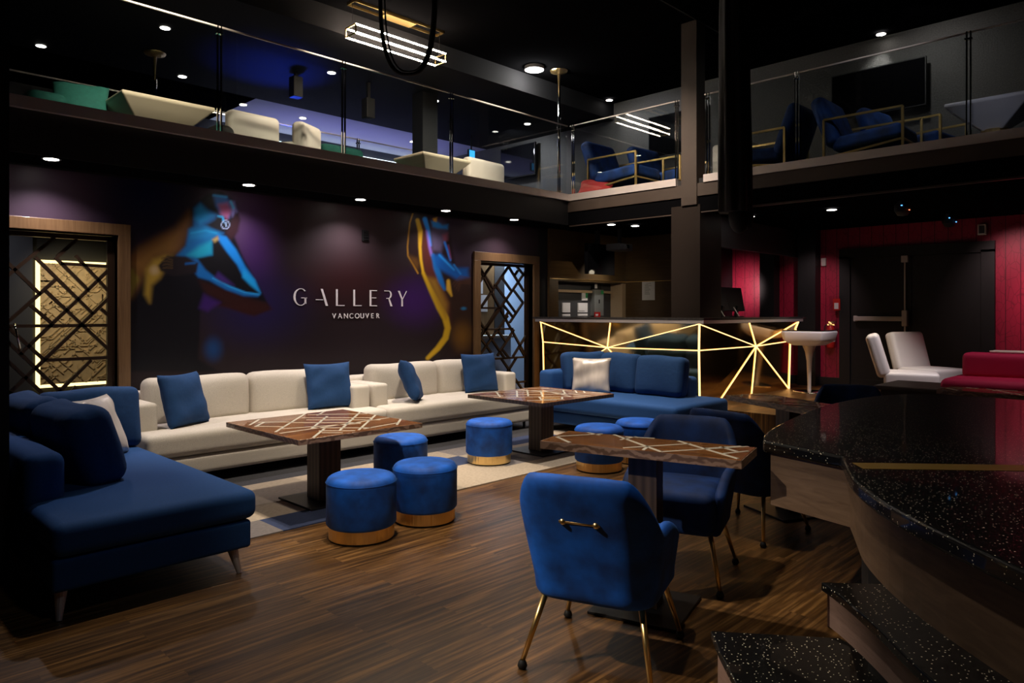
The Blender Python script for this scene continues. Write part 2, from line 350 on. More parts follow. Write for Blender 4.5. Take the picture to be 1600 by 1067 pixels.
def pillow_mesh(W, H, T, seed=0, soft=.5):
    """knife-edge pillow standing in XZ, thickness along Y"""
    bm = bmesh.new(); N = 22; rnd = random.Random(seed); g = {}
    ph = [rnd.uniform(0, 6) for _ in range(6)]
    for s in (1, -1):
        for i in range(N + 1):
            for j in range(N + 1):
                u, v = -1 + 2 * i / N, -1 + 2 * j / N
                edge = (i in (0, N)) or (j in (0, N))
                if edge and s == -1: g[(s, i, j)] = g[(1, i, j)]; continue
                pin = 1 - .07 * ((1 - v * v) * abs(u) ** 3); pin2 = 1 - .07 * ((1 - u * u) * abs(v) ** 3)
                t = T / 2 * max(0, (1 - u ** 4) * (1 - v ** 4)) ** soft
                wr = .006 * math.sin(4 * u + 2 * v + ph[0]) + .004 * math.sin(7 * v - 3 * u + ph[1]) + .003 * math.sin(11 * u * v + ph[2])
                if edge: wr = 0
                g[(s, i, j)] = bm.verts.new((u * W / 2 * pin, s * (t + wr * min(1, t * 20)), (v + 1) * H / 2 + (v * (pin2 - 1)) * H / 2))
        for i in range(N):
            for j in range(N):
                q = [g[(s, i, j)], g[(s, i + 1, j)], g[(s, i + 1, j + 1)], g[(s, i, j + 1)]]
                bm.faces.new(q if s == -1 else q[::-1])
    return bm
def pillow(label, x, y, z, rz, lean, W=.5, H=.48, T=.17, mat='bpill', roll=0, seed=0, name='throw_pillow', group=None, soft=.5, cat='pillow'):
    """rz: direction the back of the pillow faces (its +Y); lean backwards towards +Y"""
    o = bm2(name, pillow_mesh(W, H, T, seed, soft), mat, smooth=True)
    mt = Matrix.Translation((x, y, z)) @ Matrix.Rotation(rz, 4, 'Z') @ Matrix.Rotation(-lean, 4, 'X') @ Matrix.Translation((0, 0, H / 2)) @ Matrix.Rotation(roll, 4, 'Y') @ Matrix.Translation((0, 0, -H / 2))
    o.matrix_world = mt
    return tag(o, label, cat, group)

# ------------------------------------------------------------------ the room
B = 7.0          # mural wall
EB, EA = 6.5, 7.745   # edges of the upper floor
struct(bx('floor', (-3, 7.42, -4, 7.6, -.1, 0), 'floor'))
struct(bx('floor_platform', (7.42, 12, -4, 7.6, -.1, .30), 'floor'))
struct(bx('ceiling_mezzanine_back', (-1, 10.9, EB + .04, 7.0, 2.62, 2.86), 'soft_black'))
struct(bx('ceiling_mezzanine_right', (EA + .04, 10.9, -4, EB + .04, 2.62, 2.86), 'soft_black'))
struct(bx('ceiling', (-3, 8.6, -4, 4.5, 5.25, 5.4), 'soft_black'))
struct(bx('ceiling_right', (8.6, 9.9, -4, 4.5, 4.93, 5.4), 'soft_black'))
struct(bx('ceiling_centre', (-3, 9.9, 4.5, 7.33, 4.93, 5.4), 'soft_black'))
struct(bx('ceiling_lounge', (-3, 9.9, 7.33, 10.46, 4.65, 5.4), 'lounge_black'))
struct(bx('ceiling_lounge_back', (-3, 5.07, 10.46, 12.15, 4.65, 5.4), 'soft_black'))
struct(bx('ceiling_soffit', (5.07, 9.9, 10.46, 12.15, 4.65, 5.4), 'purp'))
struct(bx('trim_1', (-3, 9.9, 7.31, 7.33, 4.65, 4.93), 'lounge_black'))
struct(bx('trim_2', (-3, 8.6, 4.48, 4.50, 4.92, 5.25), 'beam'))
# upper floor slab
struct(bx('floor_mezzanine_back', (-3, 9.9, EB + .06, 12.15, 2.88, 3.02), 'black'))
struct(bx('floor_mezzanine_right', (EA + .06, 9.9, -4, EB + .06, 2.88, 3.02), 'black'))
struct(bx('wall_back_upper', (-3, 9.9, 12.15, 12.25, 3.02, 5.3), 'dgrey'))
struct(bx('wall_right_upper', (9.9, 10.02, -4, 12.25, 3.02, 5.3), 'greywall'))

# edge of the upper floor
struct(bx('trim_3', (-1, EA - .0, EB - .02, EB + .1, 2.955, 3.046), 'steel'))
struct(bx('trim_4', (EA, EA + .12, 4.78, EB + .1, 2.955, 3.046), 'steel'))
struct(bx('trim_5', (EA, EA + .12, -4, 4.40, 2.955, 3.046), 'steel'))
struct(bx('trim_6', (-1, EA + .03, EB + .03, EB + .06, 2.62, 2.955), 'black'))
bm = bmesh.new(); box(bm, EA + .02, EA + .06, -4, EB + .03, 2.80, 2.955); box(bm, EA + .05, EA + .09, -4, EB + .03, 2.60, 2.79)
struct(bm2('trim_7', bm, 'ply'))
# column
struct(bx('wall_column_lower', (EA + .03, EA + .55, 4.46, 4.86, 0.0, 2.70), 'column_shade'))
bm = bmesh.new(); box(bm, EA - .0, EA + .2, 4.505, 4.70, 2.70, 4.95); box(bm, EA + .0, EA + .2, 4.49, 4.505, 2.70, 5.25)
struct(bm2('wall_column_right', bm, 'ply'))
struct(bx('wall_column_left', (.20, .83, 4.48, 4.9, 0, 5.25), 'black'))

# mural wall with two openings and a niche
W1, W2 = (1.32, 2.20), (6.37, 7.68)      # left and right framed openings (outer edges of the frames)
D1, D2 = (1.20, 2.10), (6.50, 7.54)
bm = bmesh.new()
box(bm, -1, D1[0], B, B + .14, 0, 2.62); box(bm, D1[0], D1[1], B, B + .14, 2.08, 2.62)
box(bm, D1[1], D2[0], B, B + .14, 0, 2.62); box(bm, D2[0], D2[1], B, B + .14, 2.08, 2.62)
box(bm, D2[1], 8.06, B, B + .14, 0, 2.62); box(bm, 8.06, 9.8, B, B + .14, 1.85, 2.62)
struct(bm2('wall_mural', bm, 'black'))

def mural():
    a0, a1, z0, z1 = 1.0, 7.66, 0.0, 2.60
    nx, nz = 560, 220
    A = np.linspace(a0, a1, nx + 1); Z = np.linspace(z0, z1, nz + 1)
    AA, ZZ = np.meshgrid(A, Z)
    c, s, F = .70103, .71311, 1122.
    X = c * AA - s * B; Y = s * AA + c * B
    PX = 800 + F * X / Y; PY = 487 - F * (ZZ - 1.4) / Y      # drawing coordinates of the print
    C = np.zeros(AA.shape + (3,)) + np.array([.016, .009, .012])
    def sd(poly):
        P = np.array(poly, float); d = np.full(AA.shape, 1e9); ins = np.zeros(AA.shape, bool)
        for i in range(len(P)):
            p, q = P[i], P[(i + 1) % len(P)]; e = q - p; L = (e ** 2).sum() + 1e-9
            t = np.clip(((PX - p[0]) * e[0] + (PY - p[1]) * e[1]) / L, 0, 1)
            d = np.minimum(d, np.hypot(PX - p[0] - t * e[0], PY - p[1] - t * e[1]))
            cond = ((p[1] > PY) != (q[1] > PY)) & (PX < (q[0] - p[0]) * (PY - p[1]) / (q[1] - p[1] + 1e-12) + p[0]); ins ^= cond
        return np.where(ins, -d, d)
    def mix(m, col): C[:] = C * (1 - m[..., None]) + np.array(col) * m[..., None]
    def fill(poly, col, soft=2, o=(0, 0), k=1, al=1, inner=0):
        P = [(o[0] + x / k, o[1] + y / k) for x, y in poly]; d = sd(P)
        soft = soft * 1.35
        if inner: m = np.clip(-d / inner, 0, 1)
        else: m = np.clip(.5 - d / soft, 0, 1)
        mix(m * m * (3 - 2 * m) * al, col)
    def line(pts, col, wd, soft=2, o=(0, 0), k=1, al=1):
        P = np.array([(o[0] + x / k, o[1] + y / k) for x, y in pts]); d = np.full(AA.shape, 1e9)
        ws = wd if isinstance(wd, (list, tuple)) else [wd] * len(P)
        for i in range(len(P) - 1):
            p, q = P[i], P[i + 1]; e = q - p; t = np.clip(((PX - p[0]) * e[0] + (PY - p[1]) * e[1]) / ((e ** 2).sum() + 1e-9), 0, 1)
            ww = (ws[i] + (ws[i + 1] - ws[i]) * t) / k
            d = np.minimum(d, np.hypot(PX - p[0] - t * e[0], PY - p[1] - t * e[1]) - ww)
        m = np.clip(.5 - d / soft, 0, 1); mix(m * m * (3 - 2 * m) * al, col)
    def glow(x, y, r, col, al=1, ry=None):
        m = np.clip(1 - np.hypot((PX - x) / r, (PY - y) / (ry or r)), 0, 1); mix(m * m * (3 - 2 * m) * al, col)
    # print background, with the downlight pools painted in as paler purple patches
    glow(60, 300, 200, (.075, .045, .075), .95, 170); glow(225, 300, 110, (.0, .004, .04), .9)
    glow(380, 330, 90, (.075, .04, .085), .95, 130); glow(400, 400, 60, (.045, .012, .10), .7, 130); glow(545, 350, 150, (.065, .042, .048), .95, 130)
    glow(545, 440, 140, (.035, .006, .006), .7, 70); glow(400, 480, 120, (.012, .008, .06), .9, 90)
    glow(650, 470, 70, (.045, .01, .11), .9, 60); glow(715, 370, 70, (.06, .035, .07), .8, 90); glow(785, 360, 100, (.075, .045, .06), .95, 80)
    O = (200, 280); K = 3.557
    # left figure, seen from behind the raised head
    fill([(0, 420), (60, 370), (180, 305), (260, 265), (330, 175), (380, 130), (440, 80), (520, 70), (600, 130), (620, 230), (590, 320), (640, 440), (740, 620), (790, 720), (700, 760), (480, 690), (400, 720), (390, 1000), (500, 1067), (0, 1067)], (.003, .003, .006), 4, O, K)
    fill([(470, 690), (770, 690), (800, 720), (700, 760), (500, 700)], (.035, .006, .006), 8, O, K, .9)
    fill([(390, 560), (760, 690), (780, 725), (660, 745), (430, 640)], (.028, .006, .005), 8, O, K, .9)
    fill([(5, 430), (60, 378), (180, 308), (262, 268), (338, 178), (352, 210), (330, 300), (290, 400), (230, 430), (150, 440), (100, 500), (70, 580), (15, 660)], (.16, .07, .018), 14, O, K, .95)
    fill([(30, 470), (110, 400), (200, 330), (280, 300), (250, 400), (150, 430), (90, 520)], (.24, .12, .025), 14, O, K, .8)
    fill([(100, 500), (140, 445), (205, 425), (245, 430), (205, 500), (175, 550), (130, 590), (120, 685), (92, 640)], (.42, .27, .035), 9, O, K, .95)
    glow(241, 422, 12, (.6, .45, .25), .8)
    fill([(5, 500), (30, 500), (60, 560), (15, 650)], (.2, .16, .02), 8, O, K, .8)
    fill([(365, 160), (400, 128), (440, 165), (500, 198), (478, 225), (430, 255), (460, 275), (530, 300), (470, 335), (472, 425), (385, 440), (300, 435), (268, 425), (320, 370), (335, 280), (362, 262)], (.004, .12, .34), 6, O, K)
    fill([(375, 170), (402, 145), (440, 185), (470, 200), (400, 250), (370, 220)], (.01, .30, .68), 8, O, K, .9)
    fill([(330, 420), (400, 370), (465, 340), (470, 415), (390, 438)], (.01, .34, .50), 9, O, K, .9)
    fill([(340, 280), (430, 262), (500, 300), (430, 330), (345, 330)], (.006, .22, .50), 8, O, K, .7)
    line([(350, 300), (430, 285), (490, 300)], (.01, .32, .62), 5, 3, O, K, .7)
    fill([(472, 88), (545, 95), (570, 130), (560, 215), (520, 200), (488, 150)], (.03, .16, .55), 6, O, K)
    fill([(500, 140), (550, 130), (575, 175), (550, 220), (515, 195)], (.50, .10, .20), 7, O, K, .85)
    fill([(565, 120), (590, 125), (605, 180), (580, 210), (570, 160)], (.25, .25, .65), 5, O, K, .85)
    line([(475, 90), (545, 100)], (.02, .35, .85), 6, 3, O, K)
    line([(570, 125), (585, 160)], (.1, .5, .9), 6, 3, O, K)
    fill([(595, 180), (620, 220), (610, 290), (570, 340), (540, 300), (560, 260)], (.03, .01, .015), 6, O, K)
    line([(500, 205), (525, 210), (530, 235)], (.03, .4, .8), 5, 2, O, K)
    ring = [(540 + 22 * math.cos(t), 253 + 24 * math.sin(t)) for t in np.linspace(0, 2 * PI, 15)]
    line(ring, (.35, .45, .7), 2.5, 1.5, O, K)
    line([(540, 240), (545, 262)], (.3, .45, .7), 4, 1.5, O, K)
    fill([(470, 340), (500, 318), (560, 400), (640, 540), (715, 640), (600, 590), (530, 520), (480, 560), (390, 470), (385, 440), (470, 425)], (.004, .004, .006), 4, O, K)
    fill([(500, 305), (545, 320), (600, 392), (650, 485), (705, 560), (735, 632), (700, 600), (640, 545), (605, 475), (545, 400), (500, 335)], (.008, .20, .62), 4, O, K)
    fill([(640, 500), (700, 560), (733, 632), (680, 590), (635, 545)], (.01, .36, .80), 5, O, K, .85)
    fill([(468, 335), (495, 318), (502, 335), (480, 350)], (.5, .36, .12), 5, O, K, .9)
    fill([(335, 442), (385, 445), (430, 505), (500, 560), (580, 600), (660, 632), (735, 640), (720, 652), (640, 648), (540, 612), (450, 562), (390, 545), (345, 490)], (.006, .13, .42), 4, O, K)
    line([(470, 550), (560, 595), (650, 630), (725, 640)], (.02, .32, .75), 4, 2.5, O, K)
    fill([(165, 480), (215, 425), (320, 430), (390, 465), (380, 520), (250, 540), (180, 510)], (.012, .008, .010), 4, O, K)
    for yy in (0, 18, 36, 54): line([(185 + yy * .2, 440 + yy), (215, 436 + yy), (245, 450 + yy * .8)], (.10, .06, .02), 4, 2, O, K, .8)
    line([(320, 470), (370, 465)], (.005, .09, .3), 6, 3, O, K)
    fill([(500, 515), (590, 590), (520, 575), (480, 545)], (.05, .02, .16), 6, O, K, .8)
    fill([(420, 640), (510, 685), (440, 735), (395, 715)], (.045, .012, .15), 8, O, K, .8)
    glow(333, 545, 22, (.006, .05, .18), .9, 28)
    # right figure with raised arms
    O = (600, 310); K = 3.95
    fill([(150, 70), (190, 80), (290, 120), (400, 150), (410, 260), (440, 420), (540, 440), (540, 970), (270, 985), (360, 860), (340, 700), (240, 500), (150, 380)], (.016, .008, .008), 4, O, K)
    fill([(410, 480), (535, 450), (540, 700), (530, 960), (430, 960), (420, 800), (400, 650)], (.028, .012, .008), 12, O, K)
    fill([(170, 90), (195, 200), (210, 380), (180, 380), (150, 330)], (.02, .006, .006), 5, O, K)
    line([(180, 80), (158, 150), (150, 220), (143, 300), (146, 355), (178, 408), (208, 462)], (.62, .30, .02), 3.5, 2, O, K)
    fill([(150, 350), (200, 370), (215, 400), (205, 440), (170, 400)], (.14, .06, .01), 8, O, K, .9)
    fill([(200, 135), (250, 140), (290, 300), (330, 480), (400, 640), (410, 800), (370, 860), (380, 760), (320, 600), (240, 480), (215, 300)], (.09, .02, .015), 8, O, K, .95)
    line([(205, 135), (222, 200), (220, 300), (226, 380), (240, 460)], (.70, .42, .02), [12, 14, 9, 8, 7], 3, O, K)
    line([(240, 460), (285, 560), (340, 670), (378, 740), (392, 800), (378, 860), (330, 925), (268, 985)], (.62, .38, .015), [9, 14, 20, 20, 18, 18, 16, 12], 4, O, K)
    fill([(270, 490), (320, 500), (390, 650), (380, 740), (330, 640)], (.34, .18, .02), 10, O, K, .9)
    line([(250, 128), (272, 200), (286, 290)], (.03, .30, .90), [14, 12, 7], 3, O, K)
    line([(262, 200), (280, 300), (292, 350)], (.28, .16, .62), [6, 8, 7], 4, O, K, .8)
    line([(300, 350), (322, 430), (350, 510), (372, 560)], (.01, .14, .42), [10, 18, 16, 8], 5, O, K)
    fill([(290, 130), (350, 120), (400, 170), (395, 240), (370, 262), (350, 330), (300, 320), (285, 220)], (.09, .07, .13), 7, O, K)
    fill([(290, 140), (330, 145), (360, 165), (395, 160), (390, 190), (330, 185), (300, 175)], (.02, .30, .85), 4, O, K, .9)
    fill([(300, 125), (325, 118), (322, 145), (305, 140)], (.8, .45, .05), 3, O, K)
    fill([(360, 225), (390, 215), (392, 255), (372, 265)], (.42, .10, .16), 6, O, K, .8)
    line([(372, 270), (390, 320), (408, 380)], (.02, .18, .62), [6, 7, 6], 3, O, K)
    line([(395, 290), (410, 370)], (.22, .05, .15), 5, 3, O, K, .8)
    fill([(300, 355), (345, 342), (390, 385), (440, 430), (515, 430), (520, 485), (450, 500), (400, 470), (345, 440), (320, 420)], (.006, .09, .34), 7, O, K)
    line([(340, 350), (400, 410), (430, 440)], (.02, .28, .75), 6, 3, O, K, .8)
    line([(430, 410), (470, 465)], (.02, .25, .7), 5, 3, O, K, .8)
    line([(395, 510), (398, 560), (415, 600)], (.62, .36, .03), [10, 14, 5], 4, O, K)
    for k2 in range(4): line([(420 + 12 * k2, 530 + 14 * k2), (470, 480 + 14 * k2), (530, 490 + 12 * k2)], (.10, .04, .02), 3, 3, O, K, .6)
    glow(724, 482, 7, (.01, .2, .4), .9, 4); glow(722, 525, 26, (.20, .09, .01), .8, 34)
    me = bpy.data.meshes.new('mural')
    verts = np.stack([AA.ravel(), np.full(AA.size, B - .006), ZZ.ravel()], 1)
    keep = ~(((AA[:-1, :-1] + A[1] - A[0] > D1[0]) & (AA[:-1, :-1] < D1[1]) & (ZZ[:-1, :-1] < 2.08)) | ((AA[:-1, :-1] + A[1] - A[0] > D2[0]) & (AA[:-1, :-1] < D2[1]) & (ZZ[:-1, :-1] < 2.08)))
    jj, ii = np.where(keep); n = nx + 1
    F_ = np.stack([jj * n + ii, jj * n + ii + 1, (jj + 1) * n + ii + 1, (jj + 1) * n + ii], 1)
    me.from_pydata(verts.tolist(), [], F_.tolist())
    at = me.color_attributes.new('print', 'FLOAT_COLOR', 'POINT')
    at.data.foreach_set('color', np.concatenate([np.clip(C, 0, 1).reshape(-1, 3), np.ones((AA.size, 1))], 1).astype('f').ravel())
    m, nn, l, p = nmat('mural_print'); vc = nn.new('ShaderNodeVertexColor'); vc.layer_name = 'print'; l.new(vc.outputs[0], p.inputs['Base Color'])
    p.inputs['Roughness'].default_value = .45; p.inputs['Specular IOR Level'].default_value = .35
    o = link('mural_print', me, m)
    return tag(o, 'dark wall mural with two nude figures lit blue and gold on purple black', 'mural')
mural()

# frames, doors with lattice
LAT1 = [(1.25, 1.645, 1.635, 2.035), (1.654, 1.87, 1.805, 2.032), (1.496, 1.857, 1.927, 1.381), (1.641, 1.865, 1.893, 1.588), (1.792, 1.888, 2.074, 1.56), (1.68, 1.814, 2.074, 1.805), (1.25, 1.26, 1.648, 1.679), (1.25, 1.86, 1.533, 1.543), (1.565, 1.581, 2.067, 1.046), (1.459, 1.455, 1.616, 1.3), (1.22, 1.282, 2.074, 1.279), (1.25, 1.33, 1.552, 1.0), (1.385, 1.044, 2.067, 1.786), (1.839, 1.29, 2.067, 1.537), (1.99, 1.427, 2.074, 1.347), (1.22, .63, 1.839, 1.29), (1.552, .989, 2.074, .991), (1.22, 1.25, 1.70, .69), (1.22, 1.09, 1.60, .65), (1.60, .64, 1.914, .975), (1.70, .35, 2.074, .775), (1.30, .2, 1.8, .75), (1.3, .75, 1.9, .1), (1.22, .35, 2.074, .35)]
LAT2 = [(6.552, 2.028, 6.965, 1.454), (6.965, 1.454, 7.521, .727), (6.552, 2.035, 6.847, 1.713), (6.818, 2.047, 6.543, 1.747), (7.145, 2.034, 6.608, 1.453), (7.135, 2.04, 7.457, 1.69), (7.521, 2.014, 6.543, .994), (7.299, 2.048, 7.436, 1.937), (7.331, 1.984, 7.268, 1.917), (6.867, 1.776, 7.289, 1.383), (7.005, 1.879, 7.207, 1.685), (7.248, 1.7, 7.436, 1.529), (6.543, 1.45, 6.955, 1.451), (6.945, 1.454, 6.543, 1.001), (7.035, 1.497, 7.227, 1.326), (7.135, 1.391, 7.075, 1.327), (7.436, 1.529, 7.166, 1.248), (6.543, 1.159, 7.227, 1.161), (6.543, 1.316, 7.065, .748), (7.125, 1.341, 6.58, .808), (7.248, 1.146, 6.926, .793), (6.926, 1.145, 7.085, .985), (7.542, 1.104, 7.227, .765), (7.351, .905, 7.499, .728), (6.608, 1.04, 6.847, .796), (7.005, .888, 7.145, .755), (6.543, .755, 7.52, .751), (6.6, .75, 7.2, .1), (7.3, .75, 6.7, .1), (7.0, .75, 7.5, .2), (6.543, .4, 7.52, .4)]
def lattice_door(nm, D, lines, fr_w, right_leaf=.05):
    d = sempty(nm)
    bm = bmesh.new(); x0, x1 = D; y0, y1 = B - .035, B + .17
    box(bm, x0 - fr_w, x0, y0, y1, 0, 2.08); box(bm, x1, x1 + fr_w, y0, y1, 0, 2.08); box(bm, x0 - fr_w, x1 + fr_w, y0, y1, 2.08, 2.08 + fr_w)
    bm2('door_frame', bm, 'frame', d, bevel=.004)
    bm = bmesh.new(); yy = B + .09
    for a, z, a2, z2 in lines: bar(bm, (a, yy, z), (a2, yy, z2), .027, .03, (0, 1, 0))
    bm2('lattice', bm, 'lattice', d)
    bm = bmesh.new()
    box(bm, x0, x0 + .045, yy - .02, yy + .02, 0, 2.07); box(bm, x1 - right_leaf, x1, yy - .02, yy + .02, 0, 2.07)
    box(bm, x0, x1, yy - .02, yy + .02, 2.03, 2.07); box(bm, x0, x1, yy - .02, yy + .02, 0, .12)
    bm2('door_leaf_frame', bm, 'lattice', d)
    return d
d1 = lattice_door('door_1', D1, LAT1, .10, .06)
bm = bmesh.new(); tube(bm, [(1.335, B + .03, 1.30), (1.335, B + .0, 1.28), (1.37, B + .0, 1.10), (1.37, B + .03, 1.08)], .009); bm2('door_handle', bm, 'chrome', d1, smooth=True)
lattice_door('door_2', D2, LAT2, .115)
# the room behind the left door: lit carved panel
struct(bx('wall_anteroom_back', (.2, 3.2, 8.36, 8.46, 0, 2.62), 'black'))
struct(bx('wall_anteroom_left', (.2, 1.725, 8.28, 8.36, 0, 2.62), 'dgrey'))
struct(bx('floor_anteroom', (.2, 9.5, 7.6, 9.6, -.1, 0), 'floor'))
struct(bx('ceiling_anteroom', (.2, 9.5, 7.14, 9.6, 2.64, 2.74), 'soft_black'))
struct(bx('wall_anteroom_side', (3.2, 3.3, 7.14, 9.6, 0, 2.62), 'dgrey'))
cp = thing('carved_panel', 'carved golden geometric wall panel glowing at its edges behind the left lattice door', 'wall panel', (0, 0, 0))
pa0, pa1, pz0, pz1 = 1.785, 2.75, .68, 1.88
bx('backing', (pa0, pa1, 8.26, 8.30, pz0, pz1), 'carve', cp)
bm = bmesh.new(); R_ = random.Random(3); g = .10
for i in range(9):
    for j in range(12):
        x0, z0 = pa0 + i * g, pz0 + j * g; t = R_.random()
        diag = [((0, 0), (1, 1)), ((0, 1), (1, 0))][R_.random() < .5]
        (u0, v0), (u1, v1) = diag
        bar(bm, (x0 + u0 * g, 8.258, z0 + v0 * g), (x0 + u1 * g, 8.258, z0 + v1 * g), .012, .016, (0, 1, 0))
        for q in range(R_.choice((1, 2, 2, 3))):
            f0 = R_.choice((.25, .5, .75)); k = R_.random()
            if k < .25: bar(bm, (x0 + f0 * g, 8.258, z0), (x0 + f0 * g, 8.258, z0 + g), .010, .016, (0, 1, 0))
            elif k < .5: bar(bm, (x0, 8.258, z0 + f0 * g), (x0 + g, 8.258, z0 + f0 * g), .010, .016, (0, 1, 0))
            elif k < .75: bar(bm, (x0, 8.258, z0 + f0 * g), (x0 + g * (1 - f0), 8.258, z0 + g), .010, .016, (0, 1, 0))
            else: bar(bm, (x0 + f0 * g, 8.258, z0), (x0 + g, 8.258, z0 + (1 - f0) * g), .010, .016, (0, 1, 0))
bm2('carved_relief', bm, 'carve', cp)
bm = bmesh.new(); e_ = .032
box(bm, pa0 - e_, pa0, 8.27, 8.31, pz0 - e_, pz1 + e_); box(bm, pa0, pa1, 8.27, 8.31, pz1, pz1 + e_); box(bm, pa0, pa1, 8.27, 8.31, pz0 - e_, pz0); box(bm, pa1, pa1 + e_, 8.27, 8.31, pz0 - e_, pz1 + e_)
bm2('light_strip', bm, 'panelglow', cp)
lamp('anteroom_light', 'SPOT', (1.9, 7.35, 2.3), 34, (1, .85, .6), (2.2, 8.3, 1.25), 80, 1, .05)
lamp('anteroom_light', 'SPOT', (1.25, 7.5, 2.55), 16, (.9, .9, 1), (1.5, 8.3, 1.2), 90, 1, .05)
# the bright room behind the right door
struct(bx('wall_office_back', (6.3, 9.8, 8.9, 9.0, 0, 2.62), 'bluewall'))
struct(bx('wall_office_left', (6.3, 6.4, 7.14, 9.0, 0, 2.62), 'panelw'))
cb = thing('storage_cabinet', 'brown wooden cabinet with papers seen through right lattice door', 'cabinet', (7.76, 8.3, 0))
bx('body', (-.42, .13, -.15, .25, .0, 2.5), 'frame', cb); bx('notice', (-.4, -.12, -.156, -.151, 1.68, 1.92), 'paper', cb); bx('notice', (-.4, -.27, -.156, -.151, 1.40, 1.66), 'paper', cb); bx('notice', (-.26, -.02, -.156, -.151, 1.40, 1.66), 'paper', cb)
tag(bx('partition_panel', (7.90, 8.12, 8.15, 8.55, 0, 2.6), 'dgrey'), 'dark grey upright panel beside cabinet behind right lattice door', 'panel')
ds = thing('office_desk', 'white desk counter seen through right lattice door below the papers', 'desk', (7.6, 7.95, 0))
bx('desktop', (-.55, .35, -.2, .2, 1.0, 1.04), 'white', ds); bx('front_panel', (-.5, .3, -.16, -.13, 0, 1.0), 'bluewall', ds)
lamp('office_light', 'AREA', (8.2, 8.2, 2.5), 60, (.72, .86, 1), (8.2, 8.4, 1), sx=.9, sy=.7)

# wall behind the bar, with niche
bm = bmesh.new(); box(bm, 7.86, 8.06, B - .04, B, 0, 2.62); box(bm, 8.06, 9.8, B - .04, B, 1.86, 2.62)
box(bm, 9.76, 9.8, 5.7, B - .04, 0, 2.62)
struct(bm2('wall_bar', bm, 'panelw'))
bm = bmesh.new(); box(bm, 8.06, 9.9, 7.20, 7.28, 0, 2.2); box(bm, 8.02, 8.06, 7.0, 7.28, 0, 2.2); box(bm, 8.06, 9.9, 7.0, 7.28, 1.86, 1.92)
struct(bm2('wall_niche', bm, 'dgrey'))
struct(bx('trim_8', (7.86, 9.76, B - .05, B - .04, 1.885, 1.893), 'gold'))
struct(bx('trim_9', (9.752, 9.76, 5.7, B - .05, 1.885, 1.893), 'gold'))
struct(bx('trim_10', (9.66, 9.76, 6.965, 7.20, .3, 1.86), 'beige')); struct(bx('trim_11', (8.06, 9.66, 7.16, 7.20, 1.70, 1.74), 'beige'))
struct(bx('wall_bar_return', (9.8, 10.9, 5.66, 5.76, 0, 2.62), 'black'))
for (x0, x1, z0, z1, lb) in ((8.41, 8.59, 1.39, 1.54, 'small white square electrical cover left in niche behind bar'), (8.79, 9.02, 1.39, 1.54, 'white switch box with dials in niche behind bar'), (8.88, 9.02, 1.58, 1.70, 'white notice card with green tag in niche'), (8.41, 8.59, 1.335, 1.365, 'white label strip below the small square cover in niche'), (8.79, 9.02, 1.335, 1.37, 'white label strip below the switch box in niche')):
    t = thing('wall_label' if z1 - z0 < .1 else 'electrical_cover', lb, 'label' if z1 - z0 < .1 else 'cover plate', (x0, 7.175, z0))
    bx('plate', (0, x1 - x0, 0, .02, 0, z1 - z0), 'paper', t)
    if 'green' in lb: bx('tag', (.09, x1 - x0 + .002, -.003, 0, .04, z1 - z0), 'leaf', t)
    if 'dials' in lb:
        for q in range(4): bx('dial', (.02 + q * .035, .032 + q * .035, -.006, 0, .015, .028), 'rubber', t)
eb = thing('electrical_box', 'grey electrical breaker box with red tag in niche behind bar', 'electrical box', (9.12, 7.115, 1.335))
bx('body', (0, .24, 0, .08, 0, .42), 'grey', eb); bx('switch', (.11, .13, -.01, 0, .2, .26), 'rubber', eb); bx('tag', (-.01, .13, -.02, -.002, -.02, .06), 'redp', eb)
bx('label', (.0, .06, -.03, -.021, .0, .03), 'paper', eb); bx('cable_trunk', (.0, .18, 0, .07, .42, .58), 'rubber', eb)
bx('notice', (.0, .06, -.01, -.001, .44, .52), 'paper', eb); bx('green_sticker', (.17, .235, -.004, 0, .35, .41), 'leaf', eb)
np_ = tag(bx('paper_notice', (9.754, 9.758, 6.40, 6.64, 1.586, 1.886), 'paper'), 'white printed paper taped to brown panelling behind bar', 'notice')
bm = bmesh.new()
for q in range(11): box(bm, 9.7525, 9.7538, 6.59 - random.Random(q).uniform(.06, .13), 6.59 - (.03 if q == 0 else 0), 1.85 - q * .017, 1.854 - q * .017)
bm2('printed_lines', bm, 'dgrey', np_)

# signage letters on the mural
sg = thing('wall_sign', 'silver GALLERY VANCOUVER lettering centred on the dark mural wall', 'sign', (0, B - .012, 0))
def stroke_letter(polys):
    bm = bmesh.new()
    for P in polys:
        a = [bm.verts.new((x, 0, z)) for x, z in P]; b = [bm.verts.new((x, .006, z)) for x, z in P]
        bm.faces.new(a); bm.faces.new(b[::-1])
        for i in range(len(P)): j = (i + 1) % len(P); bm.faces.new((a[i], b[i], b[j], a[j]))
    return bm
def arcq(cx, cz, r0x, r0z, r1x, r1z, t0, t1, n=14):
    out = []
    for i in range(n):
        a, b = t0 + (t1 - t0) * i / n, t0 + (t1 - t0) * (i + 1) / n
        out.append([(cx + r0x * math.cos(a), cz + r0z * math.sin(a)), (cx + r0x * math.cos(b), cz + r0z * math.sin(b)), (cx + r1x * math.cos(b), cz + r1z * math.sin(b)), (cx + r1x * math.cos(a), cz + r1z * math.sin(a))])
    return out
h = .185; r2 = lambda x0, x1, z0, z1: [(x0, z0), (x1, z0), (x1, z1), (x0, z1)]
